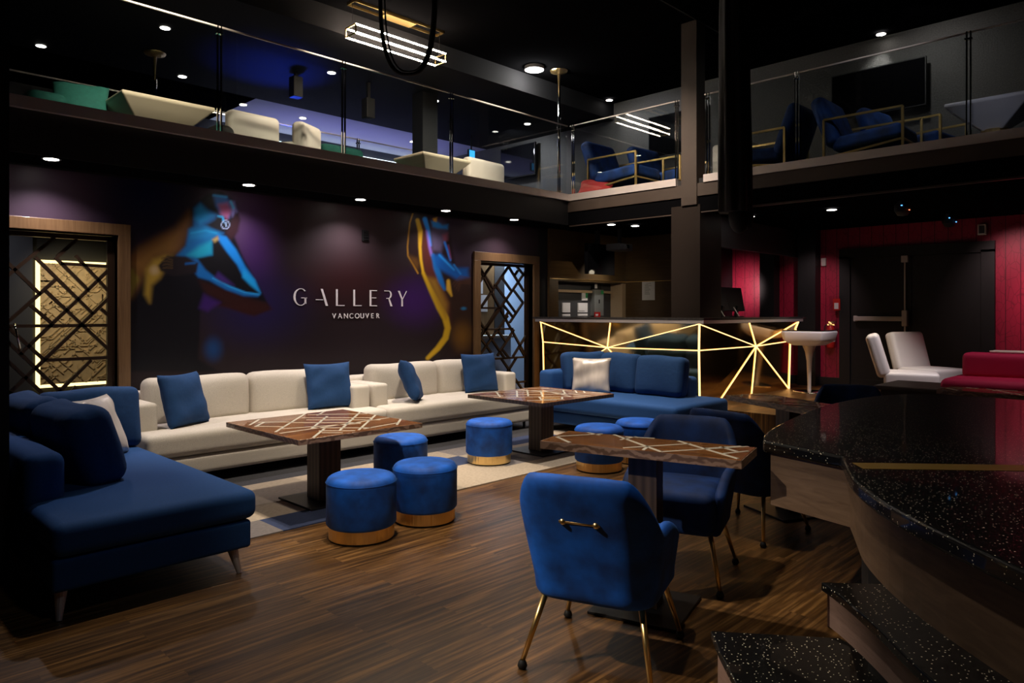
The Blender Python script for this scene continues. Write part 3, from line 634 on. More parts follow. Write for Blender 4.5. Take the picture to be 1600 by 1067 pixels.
LET = {
 'G': (arcq(.09, h / 2, .085, h / 2, .062, h / 2 - .006, PI * .25, PI * 1.75) + [r2(.095, .165, .080, .088), r2(.135, .155, .02, .088)], 0),
 'A': ([[(.06, h), (.085, h), (.150, 0), (.122, 0)], r2(.0, .09, .062, .070)], 0),
 'L': ([r2(0, .022, 0, h), r2(.02, .11, 0, .009)], 0),
 'E': ([r2(0, .022, 0, h), r2(.02, .10, 0, .009), r2(.02, .10, h - .009, h), r2(.03, .09, h * .5, h * .5 + .008)], 0),
 'R': (arcq(.06, h - .048, .045, .048, .026, .039, -PI / 2, PI / 2) + [r2(0, .065, h - .009, h), r2(.03, .065, h - .097, h - .088), [(.055, h - .092), (.075, h - .096), (.115, 0), (.088, 0)]], 0),
 'Y': ([[(0, h), (.026, h), (.076, .08), (.054, .08)], r2(.052, .074, 0, .09), [(.125, h), (.134, h), (.074, .085), (.066, .085)]], 0)}
cur = [3.79, 4.06, 4.31, 4.535, 4.755, 4.96, 5.155]
for ch, x in zip('GALLERY', cur):
    bm2('letter', stroke_letter(LET[ch][0]), 'letter', sg, (x + .01, 0, 1.465))
def font_mesh(txt, size, ext=.003):
    cu = bpy.data.curves.new('t', 'FONT'); cu.body = txt; cu.size = size; cu.extrude = ext
    o = bpy.data.objects.new('t', cu); COL.objects.link(o); dg = bpy.context.evaluated_depsgraph_get(); me = bpy.data.meshes.new_from_object(o.evaluated_get(dg)); bpy.data.objects.remove(o); return me
for i, ch in enumerate('VANCOUVER'):
    link('letter', font_mesh(ch, .082), 'letter', sg, (4.27 + i * .0725, 0, 1.325), (PI / 2, 0, 0))
sp = thing('wall_speaker', 'small black louvred wall unit above the sign letters', 'speaker', (4.70, B - .03, 2.21))
bx('case', (-.04, .045, .005, .03, 0, .125), 'black', sp)
for q in range(4): bx('louvre', (-.03, .035, -.003, .005, .012 + q * .028, .028 + q * .028), 'plate', sp)

# ------------------------------------------------------------------ downlights
def downlight(x, y, z, label, e=6, size=110, col=(1, .93, .88), r=.052, group='recessed ceiling downlights', target=None, lens='lit'):
    t = thing('downlight', label, 'ceiling light', (x, y, z), 0, group)
    bm = bmesh.new(); lathe(bm, [(r, -.002), (r + .016, -.004), (r + .016, 0), (r, 0)], 28); bm2('trim_ring', bm, 'dgrey', t)
    bm = bmesh.new(); cyl(bm, (0, 0, -.006), (0, 0, -.001), r, r, 24); bm2('lens', bm, lens, t)
    if e:
        lamp('downlight_lamp', 'SPOT', (x, y, z - .02), e, col, target or (x, y, 0), size, 1, .03)
    return t
for i, (x, lb) in enumerate(((1.51, 'leftmost ceiling downlight above the left lattice door'), (3.15, 'ceiling downlight above the raised face of the left mural figure'), (4.41, 'ceiling downlight above the sign between the mural figures'), (5.62, 'ceiling downlight above the right mural figure'), (6.80, 'ceiling downlight above the right lattice door'))):
    downlight(x, 6.645, 2.62, lb, (62, 52, 58, 40, 46)[i], 128, (1, .88, .92), group='downlights along the mural wall')
downlight(8.00, 5.95, 2.6, 'ceiling downlight over the bar counter, left one of the bar pair', 4, 100)
downlight(8.35, 5.80, 2.6, 'ceiling downlight over the bar counter, right one of the bar pair', 4, 100)
downlight(8.55, 4.20, 2.6, 'ceiling downlight beside the hanging black silk', 9, 80)
downlight(8.66, 3.24, 2.6, 'ceiling downlight in front of the black double doors', 5, 110)
downlight(9.72, 3.03, 4.90, 'bright star-like downlight above the upper right television', 26, 70, (1, .95, .9), target=(9.9, 3.2, 4.2))
UP = [(64, 71, 'downlight far left in the dark upper ceiling'), (258, 43, 'upper ceiling downlight left of the first glass post'), (285, 119, 'upper ceiling downlight just below and right of the small chrome pole plate'), (380, 163, 'upper ceiling downlight at the corner of the purple soffit'), (518, 113, 'upper ceiling downlight beside black hanging speakers'), (680, 157, 'upper ceiling downlight left of the dark upper column'), (824, 193, 'upper ceiling downlight right of the dark upper column'), (473, 184, 'downlight in the purple soffit behind white chairs'), (645, 221, 'downlight in the purple soffit near the dark upper column')]
for px, py, lb in UP:
    Y = (4.65 - 1.4) * 1122 / (487 - py); X = (px - 800) / 1122 * Y
    downlight(.70103 * X + .71311 * Y, -.71311 * X + .70103 * Y, 4.645, lb, 5, 110, group='downlights of the upper lounge')
downlight(9.60, 7.18, 4.90, 'upper ceiling downlight above blue armchairs left of the column', 14, 90, target=(9.9, 6.6, 4))
# big round lamp
t = thing('round_ceiling_lamp', 'large bright round lamp on the ceiling beside the dance pole', 'ceiling light', (7.60, 7.02, 4.93))
bm = bmesh.new(); lathe(bm, [(.14, 0), (.14, -.05), (.12, -.055), (.12, 0)], 32); bm2('rim', bm, 'white', t)
bm = bmesh.new(); cyl(bm, (0, 0, -.052), (0, 0, -.04), .12, .12, 32); bm2('diffuser', bm, 'lit', t)
lamp('round_lamp_light', 'POINT', (7.60, 7.02, 4.78), 40, (1, .97, .88), radius=.1)

# chandelier of light tubes
ch = thing('linear_chandelier', 'brass framed chandelier of glowing light tubes hanging from brass canopy', 'chandelier', (5.19, 7.02, 4.59))
bm = bmesh.new(); hl, hw, hh = .66, .10, .05
for s in (-1, 1):
    bm = bmesh.new(); x = s * hl
    for (y0, z0, y1, z1) in ((-hw, -hh, hw, -hh), (-hw, hh, hw, hh), (-hw, -hh, -hw, hh), (hw, -hh, hw, hh)): bar(bm, (x, y0, z0), (x, y1, z1), .014, .014)
    bm2('end_frame', bm, 'gold', ch)
for y in (-hw, hw):
    for z in (-hh, hh):
        bm = bmesh.new(); cyl(bm, (-hl, y, z), (hl, y, z), .009, .009, 10); bm2('light_tube', bm, 'tube', ch)
bm = bmesh.new()
for (x0, x1, y0, y1) in ((-.66, .66, -.08, -.07), (-.66, .66, .07, .08), (-.66, -.65, -.08, .08), (.65, .66, -.08, .08)): box(bm, x0, x1, y0, y1, .31, .34)
box(bm, -.22, .22, -.075, .075, .30, .34); bm2('canopy', bm, 'gold', ch)
bm = bmesh.new()
for x in (-.64, .64): bar(bm, (x, 0, hh), (x, 0, .34), .004, .004); bar(bm, (x, -hw, hh), (x, hw, hh), .006, .006)
bm2('hanging_wire', bm, 'black', ch)

# ------------------------------------------------------------------ railings
def rail(nm, label, along, fixed, posts, z0=3.046, z1=4.00, lo=None, hi=None):
    t = thing(nm, label, 'railing', (0, 0, 0))
    P = (lambda u, w_, z: (u, fixed + w_, z)) if along == 'x' else (lambda u, w_, z: (fixed + w_, u, z))
    def bxx(bm, u0, u1, w0, w1, za, zb):
        a, b = P(u0, w0, za), P(u1, w1, zb); box(bm, min(a[0], b[0]), max(a[0], b[0]), min(a[1], b[1]), max(a[1], b[1]), za, zb)
    for u in posts:
        bm = bmesh.new(); bxx(bm, u - .022, u - .010, -.01, .01, z0, z1 + .02); bxx(bm, u + .010, u + .022, -.01, .01, z0, z1 + .02); bxx(bm, u - .03, u + .03, -.02, .02, z1 - .06, z1 - .045); bm2('post', bm, 'chrome', t)
    e = [lo] + list(posts) + [hi]
    for u0, u1 in zip(e, e[1:]):
        if u1 - u0 > .1:
            bm = bmesh.new(); bxx(bm, u0 + .025, u1 - .025, -.005, .005, z0 + .002, z1 - .005); bm2('glass_panel', bm, 'glass', t)
    bm = bmesh.new(); bxx(bm, lo, hi, -.008, .008, z1, z1 + .014); bm2('top_rail', bm, 'steel', t)
    return t
rail('glass_railing', 'long glass balustrade with chrome posts on the edge above the mural', 'x', EB + .02, [2.81, 4.12, 5.60], lo=.9, hi=EA)
rail('glass_railing', 'glass balustrade between the inner corner and the brown column', 'y', EA + .03, [EB - .06, 4.78], lo=4.74, hi=EB)
rail('glass_railing', 'glass balustrade running right from the brown column', 'y', EA + .03, [4.35, 3.28, 1.66], lo=-1.5, hi=4.40)
rail('glass_railing', 'far glass balustrade behind the white upstairs chairs', 'x', 9.1, [3.4, 6.0], lo=1.0, hi=8.0, z1=3.95)

# ------------------------------------------------------------------ sofas
def tapered_leg(bm, x, y, h, dx=0, dy=0, r0=.022, r1=.011): cyl(bm, (x, y, h), (x + dx, y + dy, 0), r0, r1, 12)
def white_sofa(label, x0, x1, yf, yb, split):
    L = x1 - x0; t = thing('linen_sofa', label, 'sofa', (x0, yf, 0), 0, 'cream linen sofas along the mural')
    D = yb - yf
    rb('base', (0, L, .0, D, .09, .24), 'linen', t, r=.03)
    rb('seat_cushion', (0, L, -.015, .30, .245, .44), 'linen', t, r=.05, bulge=.012); 
    rb('seat_deck', (.205, L - .205, .24, D - .2, .245, .44), 'linen', t, r=.045, bulge=.01)
    rb('armrest', (0, .20, .30, D, .22, .655), 'linen', t, r=.035); rb('armrest', (L - .20, L, .30, D, .22, .655), 'linen', t, r=.035)
    rb('backrest', (0, L, D - .22, D, .22, .70), 'linen', t, r=.05)
    for a, b in ((.21, split - x0), (split - x0, L - .21)):
        rb('back_cushion', (a + .003, b - .003, D - .46, D - .24, .43, .86), 'linen', t, rot=(math.radians(-3), 0, 0), r=.075, sag=.03, wob=.006, seed=int(a * 10))
    for (x, y) in ((.08, .1), (L - .08, .1), (.08, D - .08), (L - .08, D - .08)):
        bm = bmesh.new(); cyl(bm, (x, y, .10), (x, y, 0), .02, .015, 12); bm2('leg', bm, 'black', t)
    return t
white_sofa('long cream linen sofa against the mural behind the left low table', 1.96, 4.22, 5.87, 6.90, 3.10)
white_sofa('cream linen sofa against the mural nearer the right lattice door', 4.245, 6.36, 5.87, 6.90, 5.38)
pillow('blue pillow leaning in the left corner of the left cream sofa', 2.42, 6.18, .44, math.radians(28), .30, .46, .46, .16, seed=1)
pillow('blue pillow at the right end of the left cream sofa', 3.83, 6.28, .44, math.radians(-4), .22, .50, .46, .15, seed=2)
pillow('blue pillow propped aslant at left arm of the right cream sofa', 4.78, 6.10, .45, math.radians(50), .38, .46, .46, .16, seed=3, roll=.12)
pillow('blue pillow at the right end of the right cream sofa', 5.86, 6.26, .44, math.radians(-6), .20, .50, .47, .15, seed=4)

# left blue sofa
bs = thing('blue_sofa', 'navy blue chaise sofa in the left foreground corner', 'sofa', (0, 0, 0), 0, 'blue corner sofas')
rb('base', (.85, 1.78, 3.72, 5.72, .13, .28), 'bsofa', bs, r=.02)
rb('seat_cushion', (.85, 1.81, 3.70, 5.72, .285, .44), 'bsofa', bs, r=.05, bulge=.02)
rb('backrest', (.845, 1.03, 4.22, 5.86, .13, .68), 'bsofa', bs, r=.06)
rb('armrest', (.85, 1.78, 5.66, 5.86, .13, .66), 'bsofa', bs, r=.05)
for (x, y, dx, dy) in ((.90, 3.79, -.02, -.05), (1.70, 3.79, .02, -.05), (.9, 5.65, 0, 0), (1.7, 5.65, 0, 0)):
    bm = bmesh.new(); cyl(bm, (x, y, .14), (x + dx, y + dy, 0), .030, .013, 14); bm2('leg', bm, 'steel', bs)
def soft_cushion(label, x, y, z, rz, lean, W, H, T, mat='bpill', seed=0, roll=0):
    o = rb('back_pillow', (-W / 2, W / 2, -T / 2, T / 2, 0, H), mat, r=T * .34, sag=.02, wob=.008, seed=seed)
    o.matrix_world = Matrix.Translation((x, y, z)) @ Matrix.Rotation(rz, 4, 'Z') @ Matrix.Rotation(-lean, 4, 'X') @ Matrix.Rotation(roll, 4, 'Y')
    return tag(o, label, 'cushion')
soft_cushion('large navy back cushion nearest the open end of left blue sofa', 1.24, 4.66, .43, PI / 2 + .10, .24, .66, .45, .23, seed=5)
soft_cushion('large navy back cushion behind the nearest one on left blue sofa', 1.17, 5.30, .43, PI / 2 + .04, .20, .66, .45, .21, seed=6)
soft_cushion('blue corner cushion resting against the end arm of left blue sofa', 1.50, 5.54, .44, 0.02, .12, .62, .43, .17, seed=7)
pillow('silver satin pillow tucked in the corner of the left blue sofa', 1.50, 5.15, .44, math.radians(42), .38, .44, .43, .14, 'satin', seed=8)

# right blue sofa
bs = thing('blue_sofa', 'bright blue chaise sofa in front of the glowing bar', 'sofa', (0, 0, 0), 0, 'blue corner sofas')
rb('base', (6.34, 7.36, 3.92, 5.84, .10, .24), 'bsofa', bs, r=.02)
rb('seat_cushion', (6.28, 7.38, 3.87, 5.64, .245, .44), 'bsofa', bs, r=.05, bulge=.01)
rb('backrest', (7.12, 7.38, 4.25, 5.84, .13, .66), 'bsofa', bs, r=.05)
rb('armrest', (6.40, 7.38, 5.64, 5.85, .13, .70), 'bsofa', bs, r=.05)
for (x, y) in ((6.45, 4.05), (7.25, 4.05), (6.45, 5.7), (7.25, 5.7)):
    bm = bmesh.new(); cyl(bm, (x, y, .11), (x, y, 0), .02, .012, 12); bm2('leg', bm, 'gold', bs)
soft_cushion('blue back cushion at the right end of the blue sofa by the bar', 6.99, 4.52, .44, -PI / 2 + .03, .18, .62, .46, .20, seed=9)
soft_cushion('blue back cushion in the middle of blue sofa by the bar', 7.0, 5.10, .44, -PI / 2 - .03, .18, .56, .47, .20, seed=10)
soft_cushion('blue corner cushion on the far left of blue sofa by the bar', 6.88, 5.50, .44, -.35, .16, .60, .47, .18, seed=12)
pillow('white satin pillow on the blue sofa by the bar', 6.62, 5.22, .44, -PI / 2 + .55, .22, .46, .43, .15, 'satin', seed=13)

# rug
rg = bx('carpet_rug', (1.2, 7.3, 4.243, 5.55, .0, .008), 'rug'); tag(rg, 'beige grey and navy patchwork carpet under the low tables', 'rug')
rg2 = bx('carpet_strip', (1.2, 7.3, 5.55, 6.98, .0, .006), pmat('charcoal_carpet_and_shade', (.03, .03, .035), .95, noise=.3, nscale=80)); tag(rg2, 'dark charcoal carpet strip with painted-in shade under the cream sofas', 'carpet')  # dark tile, with the shade under the sofas put into its colour

# ------------------------------------------------------------------ ottomans
def ottoman():
    t = thing('velvet_ottoman', '', 'ottoman', (0, 0, 0), 0, 'round blue velvet ottomans')
    R = .215; bm = bmesh.new()
    prof = [(R - .012, .085), (R, .10), (R, .34)] + [(R - .045 + .045 * math.cos(a), .345 + .045 * math.sin(a)) for a in np.linspace(0, PI / 2, 7)] + [(R * .5, .397), (0, .40)]
    lathe(bm, prof, 56); o = bm2('seat', bm, 'velvet', t, smooth=True)
    bm = bmesh.new(); lathe(bm, [(R + .0015, .348), (R + .004, .352), (R + .0015, .356)], 56); bm2('piping', bm, 'velvet', t, smooth=True)
    bm = bmesh.new(); lathe(bm, [(R - .022, .012), (R - .014, .012), (R - .014, .086), (R - .04, .088)], 56); bm2('brass_band', bm, 'goldb', t, smooth=False)
    for f in t.children[-1].data.polygons: f.use_smooth = True
    bm = bmesh.new(); cyl(bm, (0, 0, 0), (0, 0, .013), R - .025, R - .025, 40); bm2('foot', bm, 'rubber', t)
    return t
OT = [(2.53, 3.80, 'velvet ottoman nearest the camera, front left of the low tables'), (3.04, 3.81, 'velvet ottoman just right of the nearest ottoman'), (3.50, 4.70, 'velvet ottoman partly under the left low table'), (4.60, 4.82, 'velvet ottoman standing alone between the two low tables'), (5.09, 3.92, 'velvet ottoman seen behind the near dining table'), (5.62, 3.86, 'velvet ottoman in front of the blue sofa by the bar, half behind a chair')]
ot = ottoman()
for i, (x, y, lb) in enumerate(OT):
    o = ot if i == 0 else copy_tree(ot)
    o.location = (x, y, .008 if y > 4.4 else 0); o.rotation_euler = (0, 0, i * 1.3); o['label'] = lb

# ------------------------------------------------------------------ tables
T1 = [(-.444, .258, -.265, .457), (-.456, -.128, .145, .49), (-.198, -.16, .186, .245), (-.108, -.365, .501, .26), (-.01, -.443, .497, .05), (.318, -.441, .503, -.253), (-.388, -.484, -.146, -.235), (.164, .347, .326, .495), (-.451, .163, -.304, .309), (-.463, -.196, .482, -.136), (-.373, -.035, .171, -.214), (-.182, .166, .19, -.187), (.009, .313, .39, -.05), (.125, .425, .49, .147), (-.432, .169, -.297, .024), (-.333, .337, -.165, .195), (-.22, -.282, -.043, -.45), (-.249, -.363, -.149, -.458), (-.182, -.151, .111, -.429), (-.024, .2, .373, -.177), (.041, -.428, .387, -.375)]
TN = [(-.453, -.033, -.328, -.147), (-.451, -.022, -.281, .157), (-.367, .158, -.278, .112), (-.224, .166, .125, -.154), (-.056, -.149, .187, .106), (.125, -.154, .44, .166), (-.152, .135, -.008, .161), (-.141, .043, -.104, .162), (.114, .15, .458, -.143), (.04, -.153, .032, -.069), (.327, .095, .419, .02), (.376, -.064, .462, .052), (.276, .016, .409, .157)]
def low_table(label, x, y, rz=0, dark=False, z0=.008):
    t = thing('low_table', label, 'table', (x, y, z0), rz, 'square walnut low tables'); Wd, Dp, H = 1.0, 1.07, .567
    bm = bmesh.new(); box(bm, -Wd / 2, Wd / 2, -Dp / 2, Dp / 2, H - .035, H); bm2('tabletop', bm, 'walnut', t, bevel=.004)
    bm = bmesh.new()
    for a, b, c, d in T1: bar(bm, (a * Wd, b * Dp, H + .0005), (c * Wd, d * Dp, H + .0005), .018, .002)
    bm2('inlay', bm, 'inlay', t)
    bm = bmesh.new()
    for (a, b, c, d) in ((-.5, -.5, .5, -.5), (-.5, .5, .5, .5), (-.5, -.5, -.5, .5), (.5, -.5, .5, .5)): bar(bm, (a * Wd, b * Dp, H - .018), (c * Wd, d * Dp, H - .018), .006, .034)
    bm2('edge_band', bm, 'ped' if dark else 'walnute', t)
    bx('pedestal', (-.09, .09, -.09, .09, .012, H - .035), 'ped', t, bevel=.006)
    bx('base_plate', (-.24, .24, -.24, .24, 0, .014), 'plate', t, bevel=.003)
    return t
low_table('left walnut low table with cream inlay lines before the left cream sofa', 2.83, 4.745)
low_table('right walnut low table with cream inlay lines near the blue sofa by the bar', 5.34, 4.84, PI / 2, True)
def dining_table(label, x, y, rz, z=0):
    t = thing('dining_table', label, 'table', (x, y, z), rz, 'narrow walnut dining tables')
    bx('tabletop', (-.475, .475, -.165, .165, .733, .772), ['walnut'], t, bevel=.003)
    bm = bmesh.new()
    for (a, b, c, d) in ((-.476, -.1655, .476, -.1655), (-.476, .1655, .476, .1655), (-.4765, -.165, -.4765, .165), (.4765, -.165, .4765, .165)): bar(bm, (a, b, .752), (c, d, .752), .004, .037)
    bm2('edge_band', bm, 'walnute', t)
    bm = bmesh.new()
    for a, b, c, d in TN: bar(bm, (a, b, .7725), (c, d, .7725), .015, .002)
    bm2('inlay', bm, 'inlay', t)
    bx('pedestal', (-.07, .07, -.05, .05, .012, .733), 'ped', t, bevel=.004)
    bx('base_plate', (-.21, .21, -.215, .215, 0, .014), 'plate', t, bevel=.003)
    return t
A1 = math.atan2(-.964, .266)
dining_table('near walnut dining table with cream inlay between two blue chairs', 2.88, 1.94, A1)
dining_table('walnut dining table behind the stage tip facing the bar', 4.95, 2.15, math.atan2(-.61, -.29))
dining_table('walnut dining table with cream inlay at the right beyond the stage', 6.70, 1.14, math.atan2(-.9, -.1))

# ------------------------------------------------------------------ chairs
def dining_chair(mat='velvet', label='', grp='blue velvet dining chairs'):
    """faces +Y"""
    t = thing('dining_chair', label, 'chair', (0, 0, 0), 0, grp)
    # shell: U in plan, tall back, low arms
    NS, NZ = 44, 14; bm = bmesh.new(); hw, yb, yf = .222, -.22, .20
    path = []
    rc = .09
    Ls = (yf - (yb + rc)); La = PI / 2 * rc; Lb = 2 * (hw - rc); tot = 2 * Ls + 2 * La + Lb
    for i in range(NS + 1):
        s = tot * i / NS
        if s < Ls: p = (hw, yf - s)
        elif s < Ls + La: a = (s - Ls) / rc; p = (hw - rc + rc * math.cos(a), yb + rc - rc * math.sin(a))
        elif s < Ls + La + Lb: p = (hw - rc - (s - Ls - La), yb)
        elif s < Ls + 2 * La + Lb: a = (s - Ls - La - Lb) / rc; p = (-hw + rc - rc * math.sin(a), yb + rc - rc * math.cos(a))
        else: p = (-hw, yb + rc + (s - Ls - 2 * La - Lb))
        path.append(p)
    grid = []
    for i, (x, y) in enumerate(path):
        f = min(i, NS - i) / NS * tot          # distance from the arm's front end
        if f < Ls * .9: zt = .475 + .10 * math.sin(min(1, f / (Ls * .7)) * PI / 2)
        else:
            k = min(1, (f - Ls * .9) / .15); k = k * k * (3 - 2 * k); zt = .575 + (.80 - .575) * k
        k2 = min(1, max(0, (f - (Ls + La * .6)) / .10)); zt -= .02 * (1 - k2) ** 2 if f > Ls * .9 + .15 else 0
        col = []
        for j in range(NZ + 1):
            z = .275 + (zt - .275) * j / NZ; h_ = (z - .33) / .47 if z > .33 else 0
            ln = -.13 * h_ ** 1.3 * (1 if y < yb + rc + .001 else max(0, 1 - (y - yb - rc) / .25))
            wd = 1 + .17 * math.sin(min(1, h_ * 1.2) * PI / 2)
            if j == NZ or j == NZ - 1: pass
            bw = .02 * (1 - (x / hw) ** 2) * (1 if y < yb + rc else 0)
            col.append(Vector((x * wd, y + ln - bw * h_, z)))
        grid.append(col)
    th = .028
    def nrm(i, j):
        a = grid[min(i + 1, NS)][j] - grid[max(i - 1, 0)][j]; b = grid[i][min(j + 1, NZ)] - grid[i][max(j - 1, 0)]
        return a.cross(b).normalized()
    O_, I_ = [], []
    for i in range(NS + 1):
        O_.append([]); I_.append([])
        for j in range(NZ + 1):
            n_ = nrm(i, j); e = 1.0
            if j == NZ: e = .45
            if j == 0: e = .6
            if i in (0, NS): e *= .5
            O_[i].append(bm.verts.new(grid[i][j] + n_ * th * e)); I_[i].append(bm.verts.new(grid[i][j] - n_ * th * e))
    T_ = []; 
    for i in range(NS):
        for j in range(NZ):
            bm.faces.new((O_[i][j], O_[i + 1][j], O_[i + 1][j + 1], O_[i][j + 1])); bm.faces.new((I_[i][j], I_[i][j + 1], I_[i + 1][j + 1], I_[i + 1][j]))
        bm.faces.new((O_[i][NZ], O_[i + 1][NZ], I_[i + 1][NZ], I_[i][NZ])); bm.faces.new((O_[i][0], I_[i][0], I_[i + 1][0], O_[i + 1][0]))
    for j in range(NZ):
        bm.faces.new((O_[0][j], O_[0][j + 1], I_[0][j + 1], I_[0][j])); bm.faces.new((O_[NS][j], I_[NS][j], I_[NS][j + 1], O_[NS][j + 1]))
    bm2('backrest', bm, mat, t, smooth=True, subs=1)
    bm = bmesh.new(); rbox(bm, 0, .02, .385, .45, .47, .21, .045, .02); bm2('seat', bm, mat, t, smooth=True)
    bm = bmesh.new()
    for x in (-.065, .065):
        cyl(bm, (x, -.27, .615), (x, -.325, .615), .008, .008, 12); lathe(bm, [(0, -.014), (.010, -.01), (.014, 0), (.010, .01), (0, .014)], 12, (x, -.325, .615)); lathe(bm, [(0, -.014), (.012, -.01), (.016, 0), (.012, .01), (0, .014)], 12, (x, -.295, .615))
    cyl(bm, (-.08, -.325, .615), (.08, -.325, .615), .007, .006, 12)
    bm2('handle', bm, 'gold', t, smooth=True)
    for sx in (-1, 1):
        for sy, y0, y1 in ((1, .17, .25), (-1, -.16, -.27)):
            bm = bmesh.new(); p0 = Vector((sx * .19, y0, .30)); p1 = Vector((sx * .255, y1, .028)); cyl(bm, p0, p1, .014, .0095, 14)
            lg = bm2('leg', bm, 'gold', t, smooth=True)
            bm = bmesh.new(); d = (p1 - p0).normalized(); lathe(bm, [(0, 0), (.015, .002), (.020, .012), (.016, .026), (.009, .035)], 14, (p1.x, p1.y, 0)); bm2('foot_cap', bm, 'rubber', lg, smooth=True)
    return t
c1 = dining_chair('velvet', 'royal blue velvet chair with gold back handle, nearest the camera')
def put(o, x, y, ang, z=0): o.location = (x, y, z); o.rotation_euler = (0, 0, ang - PI / 2)
put(c1, 2.38, 1.80, math.radians(20))
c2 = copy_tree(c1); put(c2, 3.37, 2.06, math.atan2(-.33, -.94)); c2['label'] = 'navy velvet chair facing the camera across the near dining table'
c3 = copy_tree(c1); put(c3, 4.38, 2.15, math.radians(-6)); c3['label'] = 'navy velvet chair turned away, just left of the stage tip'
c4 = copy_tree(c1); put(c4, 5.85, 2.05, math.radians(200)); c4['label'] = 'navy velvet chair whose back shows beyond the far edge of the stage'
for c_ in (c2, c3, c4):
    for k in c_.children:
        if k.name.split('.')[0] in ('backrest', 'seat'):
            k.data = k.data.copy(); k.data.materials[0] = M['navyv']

# ------------------------------------------------------------------ bar
br = thing('bar_counter', 'faceted bronze mirror bar with glowing gold seams and dark counter', 'bar', (0, 0, 0))
z0, z1 = .30, 1.255; AF, BF = 7.60, 4.36; bl, ar = 6.86, 10.1
def facet_face(P3, centre, per):
    """P3: perimeter points in order around; returns bmesh of triangles"""
    bm = bmesh.new(); c = bm.verts.new(centre); v = [bm.verts.new(p) for p in per]
    for i in range(len(v)): bm.faces.new((c, v[i], v[(i + 1) % len(v)]))
    return bm
zm = .94
cL = (AF - .02, 5.70, .93)
perL = [(AF - .05, bl, z1), (AF - .05, 5.63, z1), (AF - .06, BF - .02, z1), (AF - .0, BF + .02, zm), (AF + .02, BF + .02, z0), (AF + .02, 5.0, z0), (AF + .02, 5.9, z0), (AF + .02, bl, z0), (AF, bl, .97)]
cR = (9.0, BF - .02, .945)
perR = [(AF - .06, BF - .02, z1), (8.75, BF - .05, z1), (ar + .16, BF - .05, z1), (ar, BF, .98), (ar, BF + .02, z0), (8.95, BF + .02, z0), (8.1, BF + .02, z0), (AF + .02, BF + .02, z0), (AF, BF + .02, zm)]
for c_, per in ((cL, perL), (cR, perR)):
    for i in range(len(per)):
        bm = bmesh.new(); f = [bm.verts.new(p) for p in (c_, per[i], per[(i + 1) % len(per)])]; bm.faces.new(f)
        ex = bmesh.ops.extrude_face_region(bm, geom=bm.faces[:])
        for v in [g for g in ex['geom'] if isinstance(g, bmesh.types.BMVert)]: v.co += Vector((.02, 0, 0)) if c_ is cL else Vector((0, .02, 0))
        bm2('mirror_facet', bm, 'bronze', br)
    off = Vector((-.006, 0, 0)) if c_ is cL else Vector((0, -.006, 0))
    for i, p in enumerate(per):
        if p in ((AF + .02, 5.9, z0),) or p == (AF + .02, BF + .02, z0): continue
        if c_ is cR and i in (8,) or True:
            bm = bmesh.new(); bar(bm, Vector(c_) + off, Vector(p) + off, .010, .008, (1, 0, 0) if c_ is cL else (0, 1, 0)); bm2('light_seam', bm, 'strip', br)
for seg_ in (((AF - .066, BF - .03, z1), (AF - .006, BF + .01, zm)), ((AF - .006, BF + .01, zm), (AF + .012, BF + .01, z0)), ((ar + .165, BF - .056, z1), (ar + .004, BF - .006, .98)), ((ar + .004, BF - .006, .98), (ar + .004, BF + .012, z0)), ((AF - .056, bl - .01, z1), (AF - .006, bl - .01, .97)), ((AF - .006, bl - .01, .97), (AF + .012, bl - .01, z0))):
    bm = bmesh.new(); wd = .022 if seg_[0][1] < 4.4 and seg_[0][0] < 8 else .012; bar(bm, seg_[0], seg_[1], wd, .012, (1, 1, 0)); bm2('light_seam', bm, 'strip', br)
bm = bmesh.new(); prism(bm, [(AF - .16, bl + .05), (AF - .16, BF - .14), (ar + .22, BF - .14), (ar + .22, BF + .5), (AF + .5, BF + .5), (AF + .5, bl + .05)], 1.30, 1.328)
# keep an opening where the column stands out of sight behind the top
bm2('countertop', bm, 'cnt', br)
bm = bmesh.new(); box(bm, AF - .158, AF - .14, BF - .12, bl, 1.262, 1.30); box(bm, AF - .158, ar + .12, BF - .138, BF - .12, 1.262, 1.30); bm2('counter_edge', bm, 'steel', br)
bm = bmesh.new(); box(bm, ar + .0, ar + .02, BF + .02, BF + .5, .3, 1.3); box(bm, ar + .02, ar + .15, BF, BF + .02, 1.0, 1.255); bm2('end_panel', bm, 'steel', br)
bm = bmesh.new(); box(bm, AF + .05, AF + .14, BF + .6, bl, .3, 1.3); box(bm, AF + .6, ar, BF + .06, BF + .12, .3, 1.3); bm2('carcass', bm, 'black', br)
for i, (x, lb) in enumerate(((8.62, 'left black touchscreen till on the bar, seen from behind'), (9.02, 'right black touchscreen till on the bar, seen from behind'))):
    t = thing('till_screen', lb, 'screen', (x, 4.62, 1.33))
    bm = bmesh.new(); mt = Matrix.Rotation(-.18, 4, 'X') @ Matrix.Rotation(0, 4, 'Z'); box(bm, -.22, .22, -.02, .02, .08, .40, 0, mt); bm2('display', bm, 'black', t, bevel=.006)
    bm = bmesh.new(); bar(bm, (0, .02, 0), (0, -.01, .15), .05, .03); box(bm, -.1, .1, -.05, .12, 0, .012); bm2('stand', bm, 'black', t)
    bm = bmesh.new(); bar(bm, (-.15, -.03, .13), (-.04, -.05, .01), .012, .008); bm2('cable', bm, 'white', t)

